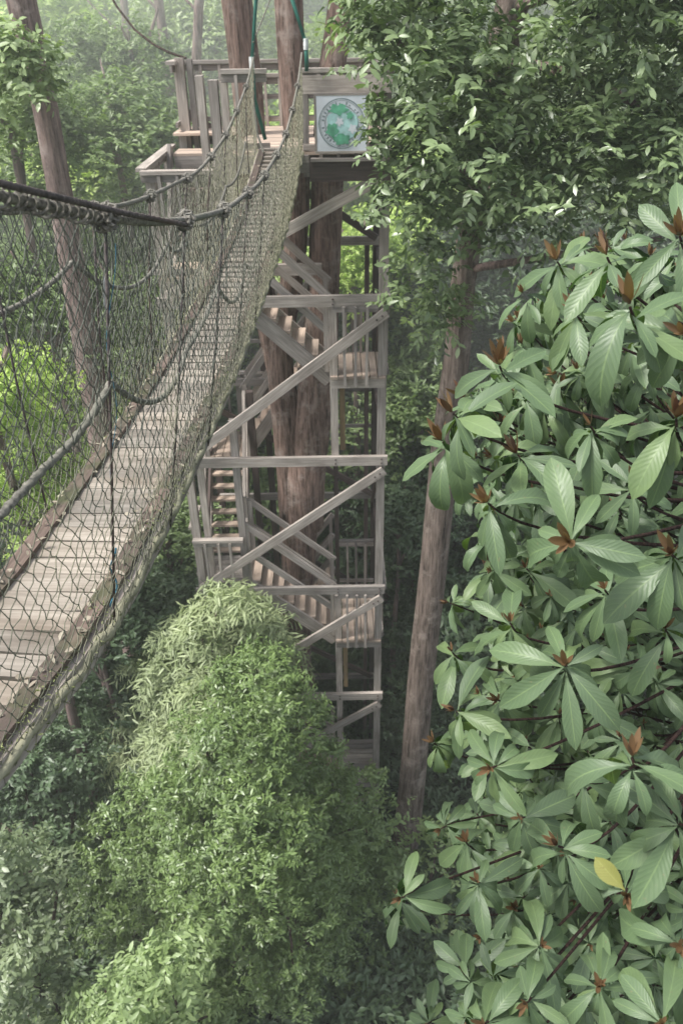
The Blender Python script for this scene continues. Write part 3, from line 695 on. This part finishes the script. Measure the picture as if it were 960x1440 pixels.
# green sleeved slings up to the trunk
for i, (pts, tp) in enumerate((([(378, -120, 9.9), (360, 0, 9.45), (354, 88, 9.4)], [(354, 88, 9.4), (358, 140, 9.42), (373, 196, 9.46)]), ([(392, -120, 9.9), (411, 0, 9.45), (430, 62, 9.4)], [(430, 62, 9.4), (431, 82, 9.4), (431, 100, 9.42)]))):
    P = [tuple(at(*p)) for p in pts]; m = MB(); m.tube(P, .021, 8, 0.); s = m.build('sling', M_GREENW, BR, smooth=True)
    m = MB(); P = [tuple(at(*p)) for p in tp]; m.tube(P, .021, 8, 0.); m.build('sling', M_GREENW, BR, smooth=True)
    m = MB(); q = at(*pts[-1]); m.tube([tuple(q+np.array([0, 0, .05])), tuple(q-np.array([0, 0, .05]))], .026, 8); put(m.build('tape', M_TAPE), s)
m = MB(); m.tube([tuple(at(*p)) for p in ((354, 92, 9.4), (357, 150, 9.3), (362, 190, 9.1), (371, 215, 8.9))], .013, 6, .4, 120); m.build('tether', M_ROPE, BR)
for p0, p1, s in (((356, 60, 9.4), (392, -30, 9.9), 0),): 
    m = MB(); m.tube([tuple(at(*p0)), tuple(at(*p1))], .008, 5); m.build('tether', M_ROPE, BR)

# ------------------------------------------------------------------ big trunks
TT = thing('forked_tree', (-.75, 10.85, 0), 'tall red-brown tree with several bare stems growing up through the timber tower', 'tree')
YT = 10.85
def tp(px, py, Y=YT): return tuple(at(px, py, Y))
gb = at(432, 1000, YT)
trunk_mesh('trunk', [(gb[0]-.05, YT, -.4), tp(420, 930), tp(419, 790), tp(422, 690), tp(425, 640)], [.40, .24, .29, .34, .36], M_BARKR, TT, 20, .12)
trunk_mesh('trunk', [tp(414, 730), tp(409, 640), tp(399, 560), tp(394, 490), tp(409, 400), tp(420, 300), tp(420, 230), tp(409, 60), tp(405, -60), tp(402, -420)], [.24, .25, .22, .175, .165, .15, .155, .165, .16, .12], M_BARKR, TT, 18, .13)
trunk_mesh('trunk', [tp(436, 740, YT-.05), tp(434, 640, YT-.05), tp(443, 560, YT-.05), tp(448, 490, YT-.05), tp(455, 400), tp(460, 290), tp(462, 230), tp(468, 90), tp(484, -20), tp(505, -420)], [.22, .29, .285, .26, .215, .205, .20, .15, .15, .11], M_BARKR, TT, 18, .13)
trunk_mesh('trunk', [tp(398, 560, YT+.3), tp(372, 420, YT+.35), tp(358, 290, YT+.35), tp(349, 150, YT+.35), tp(332, 0, YT+.35), tp(322, -60, YT+.35), tp(300, -420, YT+.35)], [.14, .16, .18, .19, .19, .19, .14], M_BARKR, TT, 18, .12)
fo = MB()
# crown of the forked tree is above the picture
bl = blobs([(-1.2, 10.9, 20.5, 2.6, 2.4, 1.6), (.9, 11.2, 21.3, 2.2, 2.2, 1.4)], 10)


RT = thing('leaning_tree', (1.0, 9.4, 0), 'tall bare-trunked tree right of the tower whose glossy crown fills the upper right', 'tree')
rp = [tp(566, 1215, 9.3), tp(577, 1120, 9.35), tp(592, 950, 9.4), tp(610, 790, 9.4), tp(627, 620, 9.4), tp(642, 500, 9.35), tp(650, 400, 9.3), tp(668, 280, 9.2), tp(688, 150, 9.1), tp(717, 20, 9.0), tp(735, -60, 9.), tp(790, -420, 8.9)]
rp = [(rp[0][0]-.1, rp[0][1], -.5)]+rp
trunk_mesh('trunk', rp, [.30, .25, .24, .215, .195, .18, .155, .14, .145, .155, .16, .155, .12], M_BARKG, RT, 20, .07)
lm = MB()
for a, b, r0_ in ((tp(650, 380, 9.3), tp(930, 335, 8.3), .05), (tp(690, 150, 9.1), tp(560, 60, 7.9), .05), (tp(675, 250, 9.2), tp(570, 240, 7.8), .045), (tp(700, 90, 9.), tp(900, 150, 7.6), .06), (tp(720, 10, 9.), tp(880, -20, 7.8), .06), (tp(670, 270, 9.2), tp(760, 300, 7.9), .05), (tp(632, 598, 9.4), tp(715, 580, 8.6), .10)):
    limb(lm, a, b, r0_, r0_*.55, .18, 7, 8)
lm.build('branch', M_BARKP, RT, smooth=True)
def region_blobs(lst): return np.array([[*at(px, py, Y), r_] for px, py, Y, r_ in lst])
gl = []
edge = [(-60, 515), (0, 500), (60, 510), (100, 560), (170, 595), (230, 585), (290, 580), (350, 605), (400, 600)]
for yy in range(-70, 400, 36):
    x0 = np.interp(yy, [e[0] for e in edge], [e[1] for e in edge]); x1 = 1060
    xx = x0+18
    while xx < x1:
        gl.append((xx+rnd.uniform(-16, 16), yy+rnd.uniform(-16, 16), rnd.uniform(6.9, 8.7), rnd.uniform(.26, .44)))
        xx += rnd.uniform(30, 54)
gl = [g for g in gl if not (665 < g[0] < 775 and g[1] < 70) and rnd.random() < .88 and not (g[1] > 330 and g[0] > 760) and not (590 < g[0] < 740 and g[1] > 355)]
gl += [(545, 175, 7.6, .08), (548, 205, 7.6, .1), (560, 245, 7.5, .15), (515, 60, 7.8, .12), (560, 300, 7.6, .25), (585, 420, 7.8, .22), (610, 455, 8., .15), (600, 380, 7.8, .25), (640, 440, 8., .2)]
bl = region_blobs(gl)
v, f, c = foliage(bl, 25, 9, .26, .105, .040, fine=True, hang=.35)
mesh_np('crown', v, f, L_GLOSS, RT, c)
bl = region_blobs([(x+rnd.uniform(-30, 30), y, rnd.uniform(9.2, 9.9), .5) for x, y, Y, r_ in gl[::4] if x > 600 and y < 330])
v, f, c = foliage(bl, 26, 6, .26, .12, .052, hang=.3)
mesh_np('crown', v, f, L_DARK, RT, c)  # rear leaves of the same crown, its deep shade painted as darker leaf colour

LT = thing('slender_tree', (-5.4, 13.4, 0.), 'tall pale-pink trunk rising behind the netting on the left with a tuft of silvery leaves', 'tree')
YL = 12.2
g0 = at(205, 1000, YL)
trunk_mesh('trunk', [(g0[0], YL, -.5), tp(172, 800, YL), tp(146, 640, YL), tp(118, 470, YL), tp(97, 340, YL), tp(80, 240, YL), tp(64, 150, YL), tp(44, 60, YL), tp(28, -10, YL), tp(-30, -400, YL)], [.28, .24, .22, .20, .18, .165, .165, .18, .185, .13], M_BARKP, LT, 18, .08)
bl = region_blobs([(x, y, Y, r_) for x, y, Y, r_ in ((5, 60, 11.2, .3), (30, 75, 11.3, .25), (10, 100, 11.2, .4), (45, 110, 11.2, .25), (60, 95, 11.3, .2), (20, 135, 11.1, .35), (55, 135, 11.3, .18), (-20, 90, 11.2, .4), (-10, 140, 11.2, .3))])
v, f, c = foliage(bl, 26, 7, .26, .13, .055, hang=.4, fine=True)
mesh_np('crown', v, f, L_PALE, LT, c)
lm = MB(); limb(lm, tp(55, 140, YL), tp(5, 90, 11.3), .06, .03); lm.build('branch', M_BARKP, LT)


# ------------------------------------------------------------------ forest trees: unit crowns, copied
def unit_crown(L, W, nb, tw, K, shape=(1, 1, .85), hang=0., flat=.8, k=.42):
    bl = blobs([(0, 0, 0, *shape)], nb, k)
    bl = np.concatenate([bl, blobs([(rng.uniform(-.5, .5), rng.uniform(-.5, .5), .3, .6, .6, .5)], nb//3, k)])
    return foliage(bl, tw, K, L*2.0, L, W, hang=hang, flat=flat)
KINDS = {}
def make_kind(key, mat, **kw):
    out = []
    for i in range(2):
        v, f, c = unit_crown(**kw); o = mesh_np('crown', v, f, mat, None, c); me = o.data; bpy.data.objects.remove(o); out.append(me)
    KINDS[key] = out
make_kind('bright', L_BRIGHT, L=.095, W=.042, nb=20, tw=34, K=8)
make_kind('pale', L_PALE, L=.085, W=.034, nb=22, tw=36, K=8, shape=(1, 1, .9))
make_kind('mid', L_MID, L=.095, W=.045, nb=20, tw=36, K=8)
make_kind('dark', L_DARK, L=.10, W=.046, nb=20, tw=34, K=8)
make_kind('droop', L_PALE, L=.15, W=.026, nb=18, tw=34, K=8, hang=.8)
def trunk_only(h, r):
    mb = MB(); k = 8; x = y = 0.
    pts = []
    for i in range(k+1):
        pts.append((x, y, h*i/k)); x += rnd.uniform(-.03, .03)*h/k*3; y += rnd.uniform(-.03, .03)*h/k*3
    mb.tube(pts, [r*(1-.55*i/k) for i in range(k+1)], 9)
    for _ in range(6):
        i = rnd.randint(4, k); a = rnd.uniform(0, 6.28); q = Vector(pts[i]); e = q+Vector((math.cos(a)*.2, math.sin(a)*.2, .16))*h*rnd.uniform(.5, 1.)
        limb(mb, q, e, r*.4, r*.12, .2, 5, 4)
    return mb
TRK = []
for m_ in (M_BARKP, M_BARKD):
    o = trunk_only(1., .028).build('trunk', m_, None, smooth=True); TRK.append(o.data); bpy.data.objects.remove(o)
def forest_tree(c, rad, kind, label, group, pale=True, name='forest_tree', sq=1.):
    gz = ground(c[0], c[1]); h = max(.8, c[2]-gz)
    t = thing(name, (c[0], c[1], gz-.1), label, 'tree', group)
    cr = bpy.data.objects.new('crown', KINDS[kind][rnd.randint(0, 1)]); COL.objects.link(cr); cr.parent = t
    cr.location = (0, 0, h+.1); cr.scale = (rad*rnd.uniform(.9, 1.15), rad*rnd.uniform(.9, 1.15), rad*sq*rnd.uniform(.85, 1.15)); cr.rotation_euler = (rnd.uniform(-.15, .15), rnd.uniform(-.15, .15), rnd.uniform(0, 6.28))
    tk = bpy.data.objects.new('trunk', TRK[0 if pale else 1]); COL.objects.link(tk); tk.parent = t
    s = (h+.1+rad*.3); tk.scale = (max(.9, s*.45), max(.9, s*.45), s) if False else (s*.33+.8, s*.33+.8, s); tk.rotation_euler = (0, 0, rnd.uniform(0, 6.28))
    return t
ROWS = [(-10, 33, 2.7, 120), (55, 28, 2.3, 118), (130, 23, 2.0, 122), (215, 20, 1.8, 125), (300, 18, 1.6, 125), (400, 16.8, 1.5, 125), (500, 15.8, 1.35, 125), (600, 15., 1.25, 128), (700, 14.3, 1.2, 130), (800, 13.7, 1.15, 132), (900, 13.3, 1.1, 135), (1000, 13.0, 1.0, 140)]
for ri, (py, Y, rad, dx) in enumerate(ROWS):
    px = -90+rnd.uniform(0, 60)
    while px < 1060:
        x_, y_p, Yj = px+rnd.uniform(-20, 20), py+rnd.uniform(-22, 22), Y+rnd.uniform(-.8, .8)
        c = at(x_, y_p, Yj); rr = rad*rnd.uniform(.8, 1.2)
        side = 'left of the tower' if px < 250 else ('behind the tower' if px < 560 else 'right of the tower')
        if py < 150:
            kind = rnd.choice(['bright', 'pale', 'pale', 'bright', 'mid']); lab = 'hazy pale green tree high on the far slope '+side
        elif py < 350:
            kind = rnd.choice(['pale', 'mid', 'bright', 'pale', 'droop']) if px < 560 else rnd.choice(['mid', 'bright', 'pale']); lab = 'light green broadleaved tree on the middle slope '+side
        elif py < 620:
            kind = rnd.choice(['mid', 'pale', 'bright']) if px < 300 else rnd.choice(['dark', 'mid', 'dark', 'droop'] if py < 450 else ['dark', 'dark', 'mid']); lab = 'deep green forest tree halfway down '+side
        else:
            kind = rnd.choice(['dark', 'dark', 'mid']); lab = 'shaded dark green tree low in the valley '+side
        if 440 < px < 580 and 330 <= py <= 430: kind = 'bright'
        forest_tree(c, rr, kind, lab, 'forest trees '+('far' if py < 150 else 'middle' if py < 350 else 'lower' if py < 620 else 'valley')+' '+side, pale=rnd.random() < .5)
        px += dx*rnd.uniform(.8, 1.15)
# nearer, individually placed trees: (px,py,Y,radius,kind,label)
NEAR = [(140, 900, 9.4, 1.0, 'dark', 'dense dark tree directly under the middle of the bridge'), (0, 610, 9.2, 1.0, 'bright', 'bright yellow-green sunlit tree seen through the netting at the left edge'),
        (95, 730, 9.6, .9, 'bright', 'sunlit light green tree just beyond the bridge deck'),
        (60, 470, 13.6, 1.2, 'mid', 'mid green tree behind the netting above the sunlit one'),
        (190, 470, 13.2, 1.1, 'mid', 'grey-green tree seen through the netting above the deck'),
        (235, 760, 11.2, .8, 'mid', 'fresh green small tree under the bridge beside the tower'),
        (200, 870, 10.8, 1.1, 'dark', 'dark leafy tree under the bridge left of the tower landing'),
        (95, 960, 10.2, .95, 'dark', 'dark shaded tree beneath the near end of the bridge'),
        (170, 1010, 9.6, 1.0, 'dark', 'shaded tree beside the drooping pale tree'),
        (30, 1100, 8.6, .9, 'dark', 'dark green tree below the bridge at the left edge'),
        (600, 1010, 10.8, 1.0, 'dark', 'dark tree right of the tower behind the leaning trunk'),
        (700, 900, 11., 1.3, 'dark', 'dark tree behind the large-leaved branches'),
        (560, 740, 13., 1.1, 'dark', 'dark green tree close behind the right tower posts'),
        (500, 395, 14.5, .9, 'bright', 'pale sunlit tree seen between the tower posts'),
        (170, 235, 15.5, 1.35, 'mid', 'rounded grey-green tree left of the platform'),
        (190, 150, 17.5, 1.3, 'mid', 'leafy tree left of the platform corner'),
        (20, 215, 14., 1.1, 'mid', 'mid green tree at the left edge above the cable')]
for px, py, Y, rad, kind, lab in NEAR: forest_tree(at(px, py, Y), rad, kind, lab, None)
# thin bare trunks on the far slope
for i, (xa, ya, xb, yb, Y, r_) in enumerate(((215, -60, 235, 90, 19, .10), (283, -60, 276, 90, 17, .09), (168, -60, 190, 160, 21, .09), (540, -60, 548, 120, 22, .1), (300, -40, 290, 60, 26, .14), (250, -60, 262, 70, 24, .08), (110, -50, 122, 90, 27, .13), (232, 95, 180, 190, 22, .06))):
    a, b = at(xa, ya, Y), at(xb, yb, Y); g = ground(b[0], Y); d = (a-b)/(a[2]-b[2]); base = b+d*(g-.3-b[2]); top = a+d*4
    t = thing('bare_trunk', tuple(base), ['thin grey bare trunk on the hazy slope above the platform', 'slim pale trunk rising on the slope left of the platform'][i % 2], 'tree', 'thin bare trunks on the slope')
    trunk_mesh('trunk', [tuple(base), tuple(b), tuple(a), tuple(top)], [r_*1.2, r_, r_*.9, r_*.5], M_BARKP, t, 10, .08, .8)
    for q0, q1 in ((a, a+np.array([1.4, .3, 1.6])), ((a+b)/2, (a+b)/2+np.array([-1.2, .3, 1.2]))):
        lm = MB(); limb(lm, tuple(q0), tuple(q1), r_*.3, r_*.08); lm.build('branch', M_BARKP, t)
    bl = np.array([[*(top+np.array([rnd.uniform(-1.2, 1.2), 0, rnd.uniform(-.6, .8)])), .8] for _ in range(5)]); v, f, c = foliage(bl, 30, 7, .3, .18, .08); mesh_np('crown', v, f, L_PALE, t, c)
vn = thing('hanging_liana', tuple(at(150, 0, 14)), 'thin dark liana drooping down to the platform corner post', 'liana')
m = MB(); pts = [at(142, -30, 13.5), at(165, 10, 13.4), at(190, 42, 13.2), at(215, 62, 13.), at(238, 74, 12.6), at(262, 82, 12.3)]
m.tube([tuple(p) for p in pts], .016, 6); m.build('stem', M_BARKD, vn, smooth=True)

# distant forest mass and undergrowth
lobs = []
for _ in range(230):
    Y = rnd.uniform(38, 95); X = rnd.uniform(-.75, .75)*Y; rr = rnd.uniform(2.2, 4.2)
    lobs.append((X, Y, ground(X, Y)+rnd.uniform(3.5, 9), rr, rr, rr*.9))
bl = blobs(lobs, 9, .45); v, f, c = foliage(bl, 20, 6, .8, .55, .28)
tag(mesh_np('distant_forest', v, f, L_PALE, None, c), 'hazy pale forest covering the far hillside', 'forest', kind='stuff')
ub = []
for _ in range(900):
    Y = rnd.uniform(2.5, 17); X = rnd.uniform(-.62, .62)*(Y+5)
    ub.append((X, Y, ground(X, Y)+rnd.uniform(.0, .5), rnd.uniform(.3, .6)))
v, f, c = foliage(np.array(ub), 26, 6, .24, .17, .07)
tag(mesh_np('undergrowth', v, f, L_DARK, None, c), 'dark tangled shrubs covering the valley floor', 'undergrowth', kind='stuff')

# ------------------------------------------------------------------ nearer crowns below the bridge
def custom_tree(name, label, cat, lst, mat, L, W, tw, K, tl, trunk_px, Yt, r_=.12, fine=True, hang=.1, bark_=M_BARKD, sub=0, spread=.9, up=.45, group=None):
    c0 = at(trunk_px[0], trunk_px[1], Yt); gz = ground(c0[0], Yt)
    t = thing(name, (c0[0], Yt, gz-.1), label, cat, group)
    bl = region_blobs(lst)
    v, f, c = foliage(bl, tw, K, tl, L, W, fine=fine, hang=hang, spread=spread, up=up)
    mesh_np('crown', v, f, mat, t, c)
    trunk_mesh('trunk', [(c0[0], Yt, gz-.3), (c0[0]+.1, Yt, (gz+c0[2])/2), tuple(c0)], [r_, r_*.8, r_*.45], bark_, t, 10)
    lm = MB()
    for q in bl[::max(1, len(bl)//26)]: limb(lm, (c0[0]+.05, Yt, gz+(c0[2]-gz)*rnd.uniform(.45, .9)), tuple(q[:3]), r_*.4, .012, .2, 5, 5)
    lm.build('branch', bark_, t, smooth=True)
    return t
def fill(poly_top, y_end, step, depth, rad, xr, jy=.5, yfun=None):
    """bumps over the picture footprint of a crown: its outline top gives y(x)"""
    out = []
    xs = np.arange(xr[0], xr[1], step)
    for x in xs:
        yt = np.interp(x, [p[0] for p in poly_top], [p[1] for p in poly_top]); y = yt+rad*60
        if rnd.random() < .8: out.append((x+rnd.uniform(-12, 12), yt+rnd.uniform(-22, 4), depth+1.3*abs((x-(xr[0]+xr[1])/2)/((xr[1]-xr[0])/2))**2+rnd.uniform(-.3, .3), rad*.3))
        while y < y_end:
            rel = (x-(xr[0]+xr[1])/2)/((xr[1]-xr[0])/2); fy = (y-yt)/(y_end-yt+1)
            Y = depth+1.3*abs(rel)**2*1.0-.9*min(1, (y-yt)/260)+rnd.uniform(-.6, .5)
            out.append((x+rnd.uniform(-.4, .4)*step, y+rnd.uniform(-.35, .35)*step, Y, rad*rnd.choice([.6, .8, 1., 1.2, 1.55])))
            y += step*rnd.uniform(.8, 1.15)
    return out
# big rounded bush-like tree, lower middle
main = fill([(105, 1230), (140, 1160), (190, 1130), (240, 1080), (290, 1000), (330, 955), (370, 940), (405, 965), (432, 1010), (462, 1075), (505, 1140), (545, 1200)], 1500, 27, 7.1, .18, (112, 548))
custom_tree('rounded_tree', 'large rounded glossy small-leaved tree standing in the lower middle', 'tree', main, L_BUSH, .070, .024, 38, 10, .2, (350, 1130), 7.3, .13)
custom_tree('narrow_leaved_tree', 'pale green tree with long drooping narrow leaves in front of the lower landing', 'tree',
            fill([(175, 1010), (215, 950), (250, 900), (285, 872), (320, 852), (360, 862), (392, 905)], 1090, 26, 8.3, .13, (182, 392)), L_BAMB, .15, .024, 26, 13, .42, (310, 980), 8.3, .06, hang=.6, up=.35, spread=.75)
custom_tree('leafy_shrub', 'olive green tree with rounded leaf clusters at the lower left corner', 'tree',
            fill([(-80, 1170), (0, 1190), (50, 1185), (80, 1220), (105, 1310)], 1520, 32, 5.9, .17, (-80, 100)), L_OLIVE, .095, .038, 24, 8, .18, (20, 1300), 6.1, .1)
custom_tree('yellow_green_tree', 'yellow-green compound-leaved tree at the bottom left of centre', 'tree',
            fill([(70, 1450), (110, 1420), (150, 1385), (175, 1370), (200, 1385), (225, 1345), (262, 1328), (285, 1360), (300, 1420), (330, 1450)], 1530, 25, 4.7, .085, (80, 320)), L_YEL, .09, .034, 16, 9, .24, (210, 1420), 4.8, .06, hang=.25)
custom_tree('valley_shrub', 'dull green shrub between the rounded tree and the leaning trunk', 'shrub',
            fill([(470, 1100), (520, 1090), (560, 1130), (620, 1190), (700, 1180)], 1520, 42, 8.0, .24, (480, 720)), L_MID, .09, .04, 24, 7, .2, (590, 1250), 8.2, .07)
custom_tree('valley_shrub', 'dark shrub left below the bridge between the corner tree and rounded tree', 'shrub',
            fill([(0, 1090), (60, 1080), (120, 1100), (180, 1110)], 1260, 40, 8.2, .26, (-40, 180)), L_DARK, .11, .045, 26, 7, .2, (80, 1180), 8.5, .07)

# ------------------------------------------------------------------ the large-leaved tree in the foreground right
HT = thing('large_leaved_tree', (2.7, 2.6, 0), 'near tree with big veined drooping leaves and russet young shoots filling the right side', 'tree')
# (px, py, big leaf length in px, dist override)
WH = [(783, 368, 100), (852, 342, 70), (853, 362, 120), (885, 432, 175), (808, 440, 105), (702, 515, 115), (787, 548, 95), (637, 582, 110), (728, 640, 110), (892, 682, 120), (686, 708, 120), (800, 762, 150), (772, 612, 90),
      (765, 432, 70), (738, 457, 75), (622, 622, 115), (655, 560, 90), (826, 705, 80), (684, 800, 75), (632, 848, 60), (717, 876, 110), (794, 935, 140), (636, 918, 85), (700, 985, 95), (641, 1000, 100), (895, 940, 110), (740, 905, 80), (857, 1022, 80),
      (690, 1080, 120), (888, 1066, 165), (610, 1045, 85), (785, 1190, 125), (565, 1262, 100), (722, 1278, 90), (674, 1318, 80), (652, 1366, 85), (880, 1258, 130), (842, 1386, 125), (955, 332, 130), (944, 780, 150),
      (960, 470, 150), (950, 590, 150), (935, 885, 130), (960, 1160, 150), (955, 1330, 150), (760, 1330, 110), (740, 1410, 110), (930, 1440, 150), (620, 1165, 80), (655, 1185, 90), (705, 600, 80), (650, 690, 70), (850, 830, 120), (680, 1440, 110), (600, 1440, 80), (730, 1150, 100), (820, 1100, 110), (750, 700, 90), (670, 1240, 90), (740, 800, 100), (830, 600, 120), (560, 1262, 70)]
bnd = [(360, 770), (430, 690), (500, 660), (560, 640), (640, 650), (720, 650), (800, 665), (860, 655), (940, 655), (1050, 645), (1120, 650), (1200, 640), (1300, 680), (1380, 640), (1500, 600)]
far = []
for yy in range(352, 1500, 28):
    x0 = np.interp(yy, [b[0] for b in bnd], [b[1] for b in bnd])+20; xx = x0+rnd.uniform(0, 30)
    while xx < 1450:
        far.append((xx, yy+rnd.uniform(-16, 16), rnd.uniform(50, 84))); xx += rnd.uniform(21, 37) if xx < 1060 else rnd.uniform(60, 95)
LB, LD, LN, LL, LW, LC, LR, LG, LWV = ([] for _ in range(9))
BBs = ([], [], [], [], []); BW = []
br = MB()
def hero_trunk(z): return np.array([2.35+.10*math.sin(z*.5)-.10*(z-8)*.15, 2.9+.12*math.cos(z*.6), z])
for wi, (px, py, ln) in enumerate(WH+far):
    ln *= (.78 if wi < len(WH) else .76)
    isfar = wi >= len(WH); nearL = .205*rnd.uniform(.9, 1.1) if not isfar else .17
    dep = 1122*nearL/ln
    dep = min(dep, 4.2); nearL = ln*dep/1122
    p = atd(px, py, dep)
    tr_ = hero_trunk(p[2]-rnd.uniform(.3, .9)); vec = tr_-p; back = unit(vec)
    ax = unit(-back*.5+np.array([0, -.12, .80])+rng.normal(size=3)*.28)      # shoot axis, upwards and outwards
    # branch
    a = Vector(p); e = Vector(tr_); c1 = a-Vector(ax)*.22; c2 = a.lerp(e, .45)+Vector((0, 0, -.18))
    P = []
    for t in np.linspace(0, 1, 12): P.append(a*(1-t)**3+c1*3*t*(1-t)**2+c2*3*t*t*(1-t)+e*t**3)
    if not isfar or wi % 4 == 0: br.tube([tuple(q) for q in P], [.0034+.006*t for t in np.linspace(0, 1, 12)], 6)
    # big leaves
    n = rnd.randint(9, 13) if not isfar else rnd.randint(8, 11)
    a0 = rnd.uniform(0, 6.28); x = unit(np.cross(ax, [0, 1, .2])); y = np.cross(ax, x)
    for i in range(n):
        an = a0+i*2.4+rnd.uniform(-.25, .25); el = rnd.uniform(-.75, .35)
        h_ = x*math.cos(an)+y*math.sin(an)
        d = unit(h_*math.cos(el)+ax*math.sin(el)+np.array([0, 0, -.10]))
        nn = unit(ax*.9+np.array([0, -.25, .35])+rng.normal(size=3)*.16)
        L_ = nearL*rnd.uniform(.5, 1.22)
        LB.append(p-ax*rnd.uniform(0, .05)*nearL*5+h_*.004); LD.append(d); LN.append(nn); LL.append(L_); LW.append(L_*rnd.uniform(.24, .35)); LC.append(rnd.choice([rnd.uniform(.3, 1.), rnd.uniform(.8, 2.3)])); LR.append(rnd.random()); LG.append((.02+.5*rnd.random()**1.5 if not isfar else .0+.5*rnd.random()**1.3)+(.22 if (px < 770 and 800 < py < 1120) else 0)); LWV.append(rnd.uniform(.04, .2))
    # young shoots
    if isfar and rnd.random() < .5: continue
    nb_ = rnd.randint(4, 8); bs = (rnd.uniform(.85, 1.25) if not isfar else .75)*(1. if py < 780 else .72)
    for i in range(nb_):
        an = a0+i*2.4; h_ = x*math.cos(an)+y*math.sin(an); sp_ = .35+.75*(i/nb_)
        BW.append(wi); BBs[0].append(p+ax*.008); BBs[1].append(unit(ax+h_*sp_)); BBs[2].append(unit(-h_+ax*.3)); BBs[3].append(nearL*rnd.uniform(.26, .44)*bs); BBs[4].append(rnd.random()*(1. if py < 780 else .45))
arr = [np.array(q) for q in (LB, LD, LN, LL, LW, LR, LG, LC, LWV)]
v, f, c, uv = leaf_fine(*arr)
mesh_np('crown', v, f, L_HERO, HT, c, uv, smooth=True)
def shoots(sel):
    q = [np.array([x for x, k in zip(t, BW) if sel(k)]) for t in BBs]
    if not len(q[0]): return
    v, f, c, uv = leaf_fine(q[0], q[1], q[2], q[3], q[3]*.25, q[4], rng.random(len(q[3]))*.5, np.full(len(q[3]), -.35), np.full(len(q[3]), .05), 6, False)
    return mesh_np('young_shoot', v, f, L_BUD, HT, c, uv, smooth=True)
for k in range(len(WH)): shoots(lambda j: j == k)
shoots(lambda j: j >= len(WH))['kind'] = 'stuff'
br.build('branch', M_TWIG, HT, smooth=True)
ht = [tuple(hero_trunk(z)) for z in (-.5, 3, 6, 8, 10, 12, 13.2)]
trunk_mesh('trunk', ht, [.17, .13, .11, .09, .07, .045, .02], M_TWIG, HT, 12)
# one yellowed leaf
p = at(775, 1205, 2.0); p = atd(845, 1215, 2.2)
v, f, c, uv = leaf_fine(np.array([atd(878, 1252, 1.6)]), np.array([unit(atd(845, 1218, 1.6)-atd(878, 1252, 1.6))]), np.array([[-.3, -.8, .5]]), np.array([.085]), np.array([.042]), np.array([.9]), np.array([.9]), np.array([.3]), np.array([.03]))
mesh_np('yellowed_leaf', v, f, leafmat('yellowed_leaf', (.13, .15, .03), (.19, .20, .045), (.25, .25, .07), .3, veins=True), HT, c, uv, True)

# ------------------------------------------------------------------ haze
def haze(name, y0, y1, dens, z1):
    mb = MB(); mb.beam((0, y0, (z1-5)/2), (0, y1, (z1-5)/2), 260, z1+5); hz = mb.build(name, None)
    hz.data.materials.clear(); m, t = newmat(name+'_volume'); vs = N(t, 'ShaderNodeVolumeScatter', Density=dens, Anisotropy=.2); vs.inputs['Color'].default_value = (.97, 1, .95, 1)
    o = N(t, 'ShaderNodeOutputMaterial'); t.links.new(vs.outputs[0], o.inputs['Volume']); hz.data.materials.append(m)
    tag(hz, kind='structure')
haze('haze', -20, 12.9, .0032, 15.5)
haze('mist', 12.95, 150, .034, 15.5)
